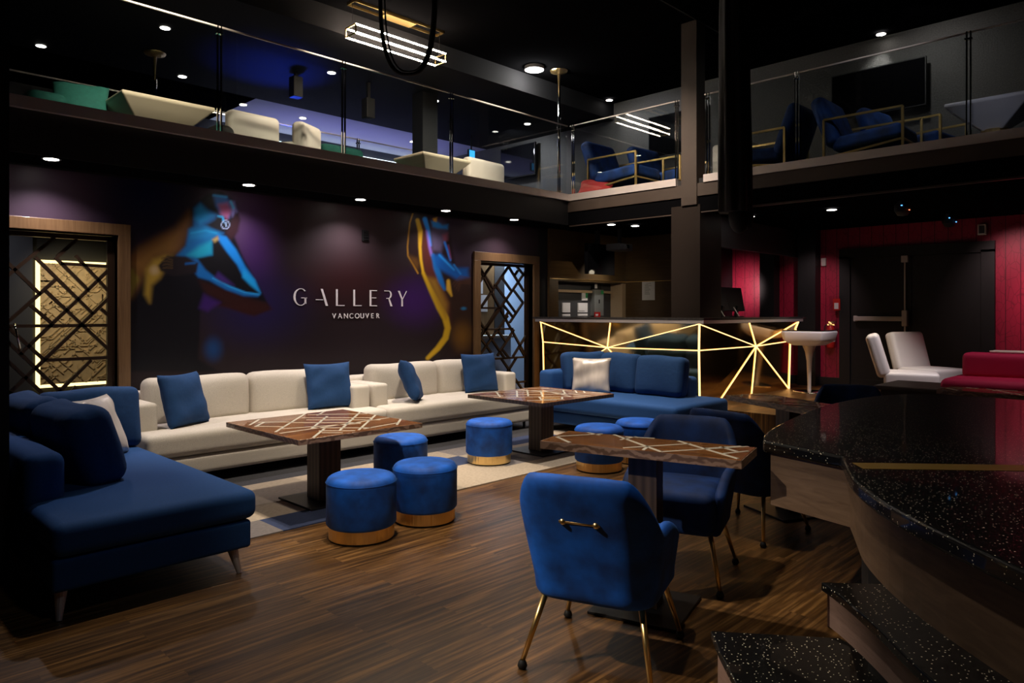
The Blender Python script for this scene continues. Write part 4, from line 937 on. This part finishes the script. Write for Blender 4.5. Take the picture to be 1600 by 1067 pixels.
# hanging screen and projector above the bar
t = thing('hanging_television', 'black television hanging behind the bar below the ceiling', 'television', (8.5, 6.55, 2.1))
bx('screen', (-.3, .35, -.03, .03, -.15, .3), 'screen', t); bx('mount', (-.03, .03, .0, .05, .3, .5), 'black', t)
t = thing('projector', 'white projector hanging under the mezzanine over the bar', 'projector', (8.6, 6.25, 2.34))
bx('body', (-.16, .16, -.13, .13, -.05, .05), 'dgrey', t, bevel=.015); bx('mount', (-.02, .02, -.02, .02, .05, .28), 'black', t)
bm = bmesh.new(); cyl(bm, (0, -.13, 0), (0, -.16, 0), .03, .03, 16); bm2('lens', bm, 'chrome', t)

# ------------------------------------------------------------------ right hand side, red wall and doors
struct(bx('wall_right', (10.9, 11.0, -4, 7.0, 0, 2.7), 'red'))
struct(bx('wall_bulkhead', (8.15, 10.9, 4.55, 4.62, 2.23, 2.62), 'dgrey'))
struct(bx('trim_12', (10.7, 10.9, 4.87, 5.10, .3, 2.62), 'black')); struct(bx('trim_13', (10.7, 10.9, 4.24, 4.50, .3, 2.62), 'black'))
struct(bx('baseboard_right', (10.86, 10.9, -4, 5.66, .3, .43), 'black'))
d3 = sempty('door_3')
bm = bmesh.new(); box(bm, 10.84, 10.92, 2.03, 3.95, 2.17, 2.31); box(bm, 10.84, 10.92, 3.80, 3.95, .3, 2.2); box(bm, 10.84, 10.92, 2.03, 2.18, .3, 2.2); bm2('door_frame', bm, 'black', d3)
bx('door_leaf', (10.87, 10.92, 3.0, 3.80, .3, 2.17), 'black', d3, bevel=.003); bx('door_leaf', (10.87, 10.92, 2.18, 2.995, .3, 2.17), 'black', d3, bevel=.003)
bm = bmesh.new(); box(bm, 10.79, 10.83, 3.10, 3.72, 1.27, 1.335); box(bm, 10.78, 10.87, 3.03, 3.10, 1.20, 1.42); box(bm, 10.8, 10.87, 3.70, 3.74, 1.26, 1.345)
bm2('push_bar', bm, 'mgrey', d3, bevel=.01)
bm = bmesh.new(); cyl(bm, (10.83, 3.07, 1.4), (10.83, 3.07, 2.1), .011, .011, 10); cyl(bm, (10.83, 3.07, .35), (10.83, 3.07, 1.2), .011, .011, 10); box(bm, 10.80, 10.87, 3.03, 3.11, 2.08, 2.17); bm2('latch_rod', bm, 'mgrey', d3)
t = thing('fire_extinguisher', 'red and white fire extinguisher hanging on the red wall', 'fire extinguisher', (10.82, 4.06, .86))
bm = bmesh.new(); lathe(bm, [(0, 0), (.055, .005), (.06, .03), (.06, .27), (.045, .31), (.02, .34)], 24); bm2('cylinder', bm, 'redp', t, smooth=True)
bm = bmesh.new(); lathe(bm, [(.0615, .10), (.0615, .26), (.0605, .26), (.0605, .10)], 24); bm2('label', bm, 'paper', t, smooth=True)
bm = bmesh.new(); box(bm, -.015, .015, -.06, .05, .34, .36); box(bm, -.015, .015, -.08, .03, .38, .395); box(bm, -.02, .02, -.02, .02, .33, .39); bm2('handle', bm, 'chrome', t)
bm = bmesh.new(); tube(bm, [(0, .03, .36), (-.02, .08, .33), (-.03, .085, .25), (-.03, .08, .15)], .009); bm2('hose', bm, 'rubber', t, smooth=True)
t = thing('alarm_box', 'clear covered red fire alarm pull beside the black double doors', 'fire alarm', (10.86, 3.98, 1.50))
bx('call_point', (-.04, .03, -.05, .05, -.08, .09), 'redp', t); bx('cover', (-.08, .04, -.09, .09, -.12, .13), 'glass', t); bx('label', (-.045, -.041, -.03, .03, -.06, .03), 'paper', t)
tag(bx('motion_sensor', (10.86, 10.9, 4.15, 4.22, 2.08, 2.20), 'mgrey', bevel=.01), 'small beige wall sensor on red wall left of the doors', 'sensor')
t = thing('strobe_alarm', 'beige alarm strobe on the red wall right of the doors', 'alarm', (10.88, 2.17, 2.46))
bx('case', (-.04, .02, -.05, .05, -.07, .07), 'mgrey', t, bevel=.008); bx('grille', (-.045, -.041, -.03, .03, -.05, .05), 'dgrey', t)
# fixtures on the ceiling
for i, (x, y, lb, c_) in enumerate(((8.56, 2.45, 'black effects light with small glowing dots on the right low ceiling', 'led_r'), (10.1, 2.36, 'second black effects light on low ceiling near the red wall', 'led_b'))):
    t = thing('stage_effects_light', lb, 'effects light', (x, y, 2.6))
    bm = bmesh.new(); lathe(bm, [(0, -.16), (.05, -.15), (.08, -.10), (.08, -.04), (.05, 0)], 20); bm2('head', bm, 'black', t, smooth=True)
    bm = bmesh.new(); box(bm, -.1, -.08, -.02, .02, -.12, 0); box(bm, .08, .1, -.02, .02, -.12, 0); bm2('yoke', bm, 'black', t)
    bx('indicator', (-.07, -.055, -.09, -.08, -.11, -.10), c_, t); bx('indicator', (-.11, -.105, -.03, -.015, -.06, -.05), 'led_b', t)
t = thing('wall_wash_fixture', 'black ceiling wash light over the red wall at the right edge', 'spotlight', (10.3, 1.6, 2.6))
bm = bmesh.new(); cyl(bm, (0, 0, -.02), (0, 0, 0), .06, .06, 20); cyl(bm, (0, 0, -.14), (0, 0, -.02), .035, .035, 20); bm2('can', bm, 'black', t)
lamp('red_wall_wash', 'SPOT', (10.35, 1.3, 2.3), 60, (1, .62, .60), (10.9, 1.2, 1.7), 95, 1, .05)
lamp('red_wall_wash', 'SPOT', (10.3, 5.3, 1.8), 20, (1, .72, .72), (10.9, 5.4, 1.75), 100, 1, .05)  # added in mid-air to brighten the red wall behind the bar
lamp('white_chair_fill', 'SPOT', (8.4, 1.7, 2.58), 120, (1, .88, .9), (9.0, 2.6, .6), 60, 1, .04)  # added without a fitting to brighten the white chairs
lamp('red_wall_wash', 'SPOT', (10.0, 4.0, 2.5), 26, (1, .72, .72), (10.9, 4.4, 1.2), 80, 1, .04)  # added to brighten the red strips left of the doors
lamp('red_wall_wash', 'SPOT', (10.0, 1.9, 2.55), 40, (1, .7, .68), (10.9, 1.7, 1.5), 90, 1, .04)  # added to brighten the red strip right of the doors
lamp('niche_fill', 'SPOT', (8.9, 6.6, 2.3), 16, (1, .95, .9), (8.95, 7.2, 1.5), 90, 1, .03)  # added to bring out the niche, no fitting
lamp('platform_fill', 'SPOT', (8.9, 2.9, 2.58), 110, (1, .82, .6), (8.9, 3.7, .3), 95, 1, .04)  # added to brighten the floor before the bar
lamp('red_sofa_fill', 'SPOT', (7.4, 1.2, 2.58), 34, (1, .75, .78), (7.7, 1.3, .6), 80, 1, .04)  # added to lift the dark red sofa
lamp('cocktail_fill', 'SPOT', (9.0, 3.0, 2.55), 45, (.85, .8, 1), (9.9, 4.0, .9), 60, 1, .04)  # added to brighten the cocktail table bowl
lamp('bar_back_fill', 'SPOT', (8.7, 6.2, 2.0), 9, (1, .85, .62), (9.0, 7.2, 1.4), 150, 1, .04)  # added to lift the panelling and niche behind the bar

# cocktail table
t = thing('cocktail_table', 'white bowl-topped cocktail table on chrome stem beside the bar', 'table', (9.89, 4.0, .30))
bm = bmesh.new(); prism(bm, [(-.28, -.28), (.28, -.28), (.28, .28), (-.28, .28)], .841, .852); bm2('glass_top', bm, 'screen', t, bevel=.01)
bm = bmesh.new()
q0 = [(-.17, -.17), (.17, -.17), (.17, .17), (-.17, .17)]; q1 = [(-.26, -.26), (.26, -.26), (.26, .26), (-.26, .26)]; q2 = [(-.29, -.29), (.29, -.29), (.29, .29), (-.29, .29)]
R3 = [[bm.verts.new((x, y, z)) for x, y in q] for q, z in ((q0, .64), (q1, .70), (q2, .84))]
bm.faces.new(R3[0][::-1]); bm.faces.new(R3[2])
for a, b in zip(R3, R3[1:]):
    for i in range(4): bm.faces.new((a[i], a[(i + 1) % 4], b[(i + 1) % 4], b[i]))
bm2('bowl', bm, 'whitep', t, bevel=.03, seg=3, smooth=True)
bm = bmesh.new(); lathe(bm, [(.09, .64), (.055, .55), (.035, .42), (.026, .2), (.024, .012)], 28); bm2('stem', bm, 'steel', t, smooth=True)
bm = bmesh.new(); lathe(bm, [(0, .016), (.2, .012), (.21, .004), (.21, 0)], 40); bm2('base', bm, 'chrome', t, smooth=True)

# white lounge chairs and red sofa
def lounge_chair(label, x, y, ang):
    t = thing('white_lounge_chair', label, 'chair', (x, y, .30), ang, 'white armless lounge chairs')
    rb('seat', (-.27, .27, -.25, .30, .20, .42), 'white', t, r=.04, bulge=.01)
    o = rb('backrest', (-.27, .27, -.07, .07, 0, .50), 'white', t, loc=(0, -.24, .36), rot=(math.radians(16), 0, 0), r=.05, bulge=0)
    bm = bmesh.new(); box(bm, -.25, .25, -.24, .26, .05, .20); bm2('plinth', bm, 'white', t)
    for q in (-.2, .2):
        for r_ in (-.2, .2): bm = bmesh.new(); cyl(bm, (q, r_, .06), (q, r_, 0), .015, .015, 10); bm2('leg', bm, 'chrome', t)
    return t
lounge_chair('white armless lounge chair turned sideways, left one by the doors', 9.02, 2.52, math.radians(-163))
lounge_chair('white armless lounge chair showing its tall back, next to red sofa', 9.80, 2.50, math.radians(-205))
t = thing('red_sofa', 'crimson red sofa at the right edge before the red wall', 'sofa', (7.72, 1.35, .30), math.radians(0))
rb('base', (-.35, .75, -1.2, .42, .05, .38), 'redf', t, r=.06); rb('seat_cushion', (-.38, .75, -1.2, .45, .36, .50), 'redf', t, r=.06, bulge=.01)
rb('backrest', (.0, .24, -1.2, .36, .48, .72), 'redf', t, r=.05); bm = bmesh.new()
for q in (-1, 1): cyl(bm, (0, q * .3 - .3, .05), (0, q * .3 - .3, 0), .03, .03, 10)
bm2('foot', bm, 'black', t)
tag(rb('folded_throw', (7.80, 7.96, .85, 1.5, 1.02, 1.04), 'creamc', r=.008, wob=.004), 'pale folded cloth lying on top of the red sofa back', 'throw')
pillow('red cushion standing at the right end of the red sofa', 8.15, 1.05, .80, math.radians(-80), .15, .45, .42, .15, 'redv', seed=30)
t = thing('brown_bench', 'low brown bench in front of the white lounge chairs', 'bench', (7.45, 1.98, .30))
bx('top', (-.35, .35, -.35, .3, .38, .42), 'ply', t, bevel=.01); bx('plinth', (-.3, .3, -.3, .25, 0, .38), 'ply', t)

# ------------------------------------------------------------------ stage with steps
def smooth_poly(pts, k=3):
    for _ in range(k):
        out = []
        for i in range(len(pts) - 1):
            p, q = pts[i], pts[i + 1]; out += [(.75 * p[0] + .25 * q[0], .75 * p[1] + .25 * q[1]), (.25 * p[0] + .75 * q[0], .25 * p[1] + .75 * q[1])]
        pts = [pts[0]] + out + [pts[-1]]
    return pts
nose = smooth_poly([(3.017, 1.423), (3.243, 1.523), (3.807, 1.626), (4.324, 1.692), (4.841, 1.692), (5.264, 1.617), (5.508, 1.457), (5.593, 1.128), (5.546, 0.564)], 2)
front = smooth_poly([(1.457, -0.329), (1.692, 0.047), (1.899, 0.31), (2.218, 0.658), (2.519, 0.874), (2.729, 0.97)], 2)
poly = front + [(2.914, 1.053)] + nose + [(5.546, -1.504), (1.034, -1.504), (1.128, -0.94)]
st = thing('dance_stage', 'raised black sparkle dance stage with curved edge at lower right', 'stage', (0, 0, 0))
bm = bmesh.new(); prism(bm, poly, .784, .836); bm2('stage_top', bm, 'sparkle', st, bevel=.012, seg=3)
def inset(P, d):
    cx, cy = 3.4, .2; out = []
    n = len(P)
    for i in range(n):
        p0, p1, p2 = Vector(P[i - 1]), Vector(P[i]), Vector(P[(i + 1) % n]); e1 = (p1 - p0).normalized(); e2 = (p2 - p1).normalized()
        n1 = Vector((e1.y, -e1.x)); n2 = Vector((e2.y, -e2.x)); m_ = (n1 + n2); m_ = m_.normalized() if m_.length > 1e-6 else n1
        if m_.dot(Vector((cx, cy)) - p1) < 0: m_ = -m_
        out.append(tuple(p1 + m_ * d))
    return out
ins = inset(poly, .035)
bm = bmesh.new(); prism(bm, ins, .554, .784); bm2('fascia', bm, 'stagew', st)
bm = bmesh.new(); prism(bm, [(2.585, 0.846), (2.801, 0.94), (4.324, 1.128), (5.076, 0.846), (5.076, -1.41), (1.41, -1.41), (1.645, -0.564), (2.162, 0.376)], 0, .554); bm2('plinth', bm, 'black', st)
bm = bmesh.new(); bar(bm, (2.76, .94, .8365), (4.47, -1.05, .8365), .10, .002); bm2('brass_inlay', bm, 'ochre', st)
# step treads
s2 = smooth_poly([(2.284, 0.888), (2.218, 0.808), (2.068, 0.658), (1.908, 0.526), (1.739, 0.357), (1.598, 0.141), (1.523, -0.141)], 2)
t2 = thing('stage_step', 'upper black glitter step against the curved stage front', 'step', (0, 0, 0), 0, 'glitter steps up to the stage')
P2 = s2 + [(1.88, -0.376), (2.162, 0.094), (2.444, 0.62), (2.397, 0.752)]
bm = bmesh.new(); prism(bm, P2, .526, .554); bm2('tread', bm, 'sparkle', t2, bevel=.006)
bm = bmesh.new(); prism(bm, inset(P2, .02), .418, .526); bm2('riser', bm, 'stagep', t2)
bm = bmesh.new(); prism(bm, [(2.294, 0.752), (1.88, 0.282), (1.739, -0.094), (1.974, -0.188), (2.256, 0.376), (2.397, 0.658)], 0, .418); bm2('support', bm, 'black', t2)
t1 = thing('stage_step', 'lowest black glitter step on the floor at the bottom edge', 'step', (0, 0, 0), 0, 'glitter steps up to the stage')
P1 = [(2.209, 1.228), (2.087, 1.128), (1.899, 0.959), (1.645, 0.733), (1.457, 0.489), (1.786, 0.235), (2.115, 0.564), (2.406, 0.79), (2.463, 0.893)]
bm = bmesh.new(); prism(bm, P1, .293, .319); bm2('tread', bm, 'sparkle', t1, bevel=.005)
bm = bmesh.new(); prism(bm, inset(P1, .03), 0.0, .293); bm2('riser', bm, 'stagep', t1)
tag(bx('floor_box', (2.02, 2.30, 1.20, 1.30, 0, .05), 'sparkle'), 'low black glitter box on the floor by the near chair leg', 'box')

# ------------------------------------------------------------------ hanging silks and loop
t = thing('aerial_silk', 'black aerial silk hanging in a bundle in front of the mezzanine', 'aerial silk', (6.05, 3.12, 0))
bm = bmesh.new(); n = 40
def sring(z, r, tw):
    return [bm.verts.new(((r + .10 * r * math.sin(7 * a + tw) + .07 * r * math.sin(13 * a)) * math.cos(a), (r + .10 * r * math.sin(7 * a + tw)) * math.sin(a), z)) for a in [2 * PI * k / n for k in range(n)]]
prev = None
for z, r in [(5.25, .10), (4.6, .115), (4.0, .125), (3.4, .13), (2.9, .138), (2.5, .142), (2.3, .14)]:
    R_ = sring(z, r, z * 1.5)
    if prev:
        for k in range(n): bm.faces.new((prev[k], prev[(k + 1) % n], R_[(k + 1) % n], R_[k]))
    prev = R_
bm.faces.new(prev); bm2('cloth', bm, 'silk', t, smooth=True)
bm = bmesh.new()
bmesh.ops.create_uvsphere(bm, u_segments=20, v_segments=12, radius=.095, matrix=Matrix.Translation((.03, -.03, 2.27)) @ Matrix.Diagonal((1, 1, 1.7, 1)))
bmesh.ops.create_uvsphere(bm, u_segments=20, v_segments=12, radius=.06, matrix=Matrix.Translation((.06, -.09, 2.27)) @ Matrix.Diagonal((1, 1, 2.2, 1)))
bm2('knot', bm, 'silk', t, smooth=True)
t = thing('aerial_strap', 'black strap loop hanging from the ceiling in front of the chandelier', 'aerial strap', (0, 0, 0))
cx_, cy_ = (.70103 * -.87 + .71311 * 6), (.71311 * .87 + .70103 * 6); ux, uy = .70103, -.71311
for d_, rr in ((0, .017), (.03, .007)):
    pts = []
    for k in range(31):
        s_ = -1 + 2 * k / 30; w_ = .20 + (.03 if d_ == 0 else -.0) * 1
        a = PI * (k / 30); x = -w_ * math.cos(a) ; z = 3.38 + d_ + .62 * (1 - math.sin(a)) ** 1.3
        pts.append((cx_ + ux * x + d_ * .3, cy_ + uy * x, z))
    pts = [(cx_ - ux * (w_ + .03), cy_ - uy * (w_ + .03), 4.93)] + pts + [(cx_ + ux * (w_ + .0), cy_ + uy * (w_ + .0), 4.93)]
    bm = bmesh.new(); tube(bm, pts, rr, 8); bm2('strap', bm, 'silk' if d_ == 0 else 'dgrey', t, smooth=True)
# poles
for (x, y, zt, zb, lb) in ((7.99, 6.89, 4.93, 3.02, 'chrome dance pole at the corner of the upper floor'), (3.29, 9.53, 4.65, 3.02, 'distant chrome dance pole upstairs on the left')):
    t = thing('dance_pole', lb, 'pole', (x, y, 0), 0, 'chrome dance poles')
    bm = bmesh.new(); cyl(bm, (0, 0, zb), (0, 0, zt - .02), .024, .024, 20); bm2('tube', bm, 'chrome', t, smooth=True)
    bm = bmesh.new(); lathe(bm, [(0, zt - .05), (.04, zt - .045), (.12, zt - .02), (.13, zt)], 28); bm2('ceiling_flange', bm, 'goldb', t, smooth=True)

# ------------------------------------------------------------------ upstairs furniture
FZ = 3.02
def pyramid_table(label, x0, x1, y0, y1, zt, mat='cream', inset_=.22, drop=.26, foot=False):
    t = thing('pyramid_table', label, 'table', (0, 0, 0), 0, 'inverted pyramid tables upstairs')
    bm = bmesh.new(); q = lambda d, z: [bm.verts.new(p) for p in ((x0 + d, y0 + d, z), (x1 - d, y0 + d, z), (x1 - d, y1 - d, z), (x0 + d, y1 - d, z))]
    r = [q(0, zt), q(-.0, zt - .035), q(inset_, zt - drop)]; bm.faces.new(r[0][::-1]); bm.faces.new(r[2])
    for a, b in zip(r, r[1:]):
        for i in range(4): bm.faces.new((a[i], a[(i + 1) % 4], b[(i + 1) % 4], b[i]))
    bm2('bowl', bm, mat, t, bevel=.012)
    bm = bmesh.new(); cx, cy = (x0 + x1) / 2, (y0 + y1) / 2; cyl(bm, (cx, cy, FZ), (cx, cy, zt - drop + .01), .12, .12, 28); bm2('foot', bm, 'goldb' if foot else mat, t, smooth=True)
    return t
pyramid_table('cream inverted pyramid table behind the glass above the left lattice door', 2.27, 3.16, 7.43, 8.05, 3.52)
pyramid_table('cream inverted pyramid table behind the glass near the upper column', 5.87, 6.72, 7.40, 8.05, 3.50)
pyramid_table('white inverted pyramid table behind the right glass at the far right', 8.25, 9.0, 1.25, 1.98, 3.50, 'whitep', .28, .27, True)
def tub(label, x, y, ang, W=.6, mat='creamc', H=.5, D=.55, name='cream_tub_chair', cat='chair', grp='cream chairs upstairs'):
    t = thing(name, label, cat, (x, y, FZ), ang, grp)
    rb('seat', (-W / 2, W / 2, -D / 2, D / 2, .06, .28), mat, t, r=.04); rb('backrest', (-W / 2, W / 2, -D / 2 - .06, -D / 2 + .10, .05, H), mat, t, r=.06)
    return t
tub('cream upstairs chair with square back, left of the pair', 3.54, 7.65, math.radians(2), .58)
tub('cream upstairs chair turned aside, right of the pair', 4.06, 7.60, math.radians(28), .42)
tub('cream upstairs sofa seat beside the wall television', 7.22, 7.95, math.radians(4), .80, H=.60)
pillow('cream pillow on the cream seat beside the wall television', 7.45, 8.1, 3.3, math.radians(60), .2, .34, .36, .14, 'creamc', seed=40)
t = thing('teal_sofa', 'teal green sofa upstairs at the far left behind glass', 'sofa', (0, 0, 0), 0, 'teal sofas upstairs')
rb('seat', (1.45, 2.9, 8.0, 8.8, 3.08, 3.36), 'green', t, r=.06); rb('backrest', (1.60, 1.95, 7.9, 8.8, 3.1, 3.50), 'green', t, r=.08); rb('armrest', (2.4, 3.1, 8.2, 8.4, 3.1, 3.36), 'green', t, r=.06)
pillow('teal cushion leaning on the far left teal sofa', 2.05, 7.95, 3.27, math.radians(-18), .35, .50, .42, .16, 'green', seed=41)
tag(rb('green_pouf', (3.07, 3.5, 8.0, 8.5, 3.02, 3.42), 'green', r=.08), 'teal green pouf upstairs just right of the left cream table', 'pouf')
t = thing('teal_sofa', 'teal green sofa upstairs between cream chairs and second cream table', 'sofa', (0, 0, 0), 0, 'teal sofas upstairs')
rb('seat', (4.95, 6.6, 8.25, 9.0, 3.08, 3.42), 'green', t, r=.06); rb('backrest', (5.25, 5.85, 8.7, 8.9, 3.2, 3.72), 'green', t, r=.07); rb('armrest', (4.9, 5.2, 8.25, 9.0, 3.1, 3.60), 'green', t, r=.08)
tag(rb('blue_bench_seat', (6.5, 7.1, 9.1, 9.3, 3.02, 3.62), 'velvet', r=.04), 'bright blue bench seat upstairs behind the teal sofa', 'bench')
tag(rb('black_round_chair', (4.45, 5.0, 8.5, 8.9, 3.05, 3.62), 'black', r=.16), 'black rounded chair upstairs behind the tilted cream chair', 'chair')
tag(rb('black_low_stool', (3.10, 3.35, 7.3, 7.6, 3.03, 3.34), 'black', r=.08), 'black low stool upstairs between left cream table and cream chairs', 'stool')
struct(bx('wall_column_upper', (6.62, 6.90, 8.35, 8.6, 3.02, 4.65), 'black'))
def tv(label, x, y0, y1, z0_, z1_, tilt=0):
    t = thing('wall_television', label, 'television', (x, (y0 + y1) / 2, (z0_ + z1_) / 2), 0, 'wall televisions upstairs'); w_, h_ = (y1 - y0) / 2, (z1_ - z0_) / 2
    o = bx('screen', (-.04, 0, -w_, w_, -h_, h_), 'screen', t, bevel=.006); bx('bezel', (-.036, .004, -w_ - .012, w_ + .012, -h_ - .012, h_ + .012), 'black', t); bx('bracket', (.0, .12, -.15, .15, -.15, .15), 'black', t)
    return t
tv('wall television upstairs beside the cream seat on the left side', 9.78, 9.0, 9.88, 3.95, 4.53)
tv('wall television upstairs left of the column reflecting the chandelier', 9.78, 5.66, 6.5, 3.86, 4.50)
tv('large wall television upstairs on the right behind blue armchairs', 9.78, 2.54, 3.64, 3.93, 4.50)
t = thing('exit_sign', 'small glowing blue exit sign upstairs beside the wall television', 'sign', (8.9, 9.8, 4.30))
bx('ceiling_bracket', (-.01, .01, -.01, .01, .07, .35), 'black', t); bx('case', (-.08, .08, -.02, .02, -.08, .08), 'black', t); bx('face', (-.065, .065, -.026, -.021, -.065, .065), 'exit', t)
for (x, y, z, lb) in ((4.92, 8.97, 4.48, 'left black speaker hanging under the upper ceiling'), (5.84, 8.6, 4.30, 'right black speaker hanging under the upper ceiling')):
    t = thing('hanging_speaker', lb, 'speaker', (x, y, z), 0, 'speakers hanging upstairs'); bx('cabinet', (-.07, .07, -.07, .07, -.16, .12), 'black', t, bevel=.01); bx('bracket', (-.02, .02, -.02, .02, .12, 4.65 - z), 'black', t)
def gold_armchair(label, x, y, ang, sc=1):
    """faces +Y"""
    t = thing('gold_frame_armchair', label, 'chair', (x, y, FZ), ang, 'blue armchairs with gold frames upstairs')
    for sx in (-1, 1):
        bm = bmesh.new(); X = sx * .34
        for p, q in (((X, -.40, 0), (X, -.40, .56)), ((X, .42, 0), (X, .42, .56)), ((X, -.40, .56), (X, .42, .56)), ((X, -.40, .12), (X, .42, .22))): bar(bm, p, q, .024, .024)
        bm2('arm_frame', bm, 'gold', t)
    rb('seat', (-.32, .32, -.30, .42, .22, .38), 'navyv', t, r=.05, rot=(math.radians(5), 0, 0))
    o = rb('backrest', (-.34, .34, -.08, .08, 0, .62), 'navyv', t, loc=(0, -.30, .26), rot=(math.radians(20), 0, 0), r=.07, sag=.03)
    bm = bmesh.new(); bar(bm, (-.34, .42, .22), (.34, .42, .22), .02, .02); bar(bm, (-.34, -.40, .14), (.34, -.40, .14), .02, .02); bm2('crossbar', bm, 'gold', t)
    return t
gold_armchair('blue gold framed armchair upstairs, leftmost near the glass corner', 8.46, 6.05, PI)
gold_armchair('blue gold framed armchair upstairs close to the brown column', 9.15, 5.75, PI * .98)
gold_armchair('dark blue armchair upstairs facing left, half hidden by the silk', 8.66, 4.06, 0)
gold_armchair('blue armchair upstairs facing right in front of the large television', 8.66, 2.80, PI)
gold_armchair('blue armchair upstairs further back beneath the large television', 9.38, 2.55, PI * .95)
tag(rb('cream_side_chair', (9.2, 9.8, 4.55, 5.1, 3.03, 3.75), 'creamc', r=.05), 'cream upstairs chair visible just right of the brown column', 'chair')
pillow('red cushion on the upper floor at the glass corner', 7.95, 6.2, 3.04, math.radians(-60), 1.0, .5, .45, .14, 'redv', seed=50)
tag(rb('red_pouf', (8.0, 8.6, 6.9, 7.4, 3.02, 3.13), 'redv', r=.05), 'low red pouf upstairs behind the dance pole', 'pouf')

# light bands and upper lighting, with added fill spots that have no fittings
struct(bx('trim_14', (5.1, 9.85, 12.08, 12.14, 4.40, 4.48), 'led'))
struct(bx('trim_15', (5.1, 9.85, 12.08, 12.14, 3.75, 3.82), 'led'))
lamp('purple_wash', 'AREA', (7.4, 11.3, 3.8), 16, (.30, .28, 1), (7.4, 11.3, 5), sx=4, sy=1.2)
lamp('blue_wash', 'SPOT', (5.2, 9.7, 3.4), 260, (.02, .07, 1), (4.6, 9.0, 5), 66, 1, .1)
lamp('upper_fill_spot', 'SPOT', (2.2, 5.2, 4.88), 420, (1, .86, .66), (2.6, 7.6, 3.4), 40, 1, .05)
lamp('upper_fill_spot', 'SPOT', (4.2, 5.4, 4.88), 300, (1, .88, .70), (4.0, 7.6, 3.4), 40, 1, .05)
lamp('upper_fill_spot', 'SPOT', (6.2, 5.4, 4.88), 380, (1, .88, .70), (6.6, 7.6, 3.4), 44, 1, .05)
lamp('upper_fill_spot', 'SPOT', (8.9, 9.0, 4.55), 60, (.9, .92, 1), (9.9, 9.2, 3.8), 120, 1, .05)
lamp('upper_fill_spot', 'SPOT', (8.9, 6.6, 4.88), 30, (.95, .95, 1), (9.9, 6.6, 3.8), 120, 1, .05)
lamp('upper_fill_spot', 'SPOT', (9.0, 2.6, 4.85), 15, (1, .95, .9), (9.9, 2.4, 4.0), 130, 1, .05)
lamp('upper_fill_spot', 'SPOT', (7.2, 6.0, 4.88), 60, (1, .9, .8), (8.8, 5.7, 3.2), 50, 1, .05)
lamp('upper_fill_spot', 'SPOT', (5.6, 1.2, 3.4), 30, (.85, .85, 1), (8.5, 1.6, 3.35), 18, 1, .05)  # added low and frontal to brighten the white table
lamp('upper_fill_spot', 'SPOT', (7.2, 2.6, 5.15), 32, (.95, .95, 1), (8.8, 2.4, 3.3), 60, 1, .05)
lamp('mezzanine_edge_fill', 'SPOT', (4.6, 4.2, 5.15), 1200, (1, .84, .70), (7.7, 5.2, 2.95), 40, 1, .04)  # added to brighten the steel edge of the upper floor
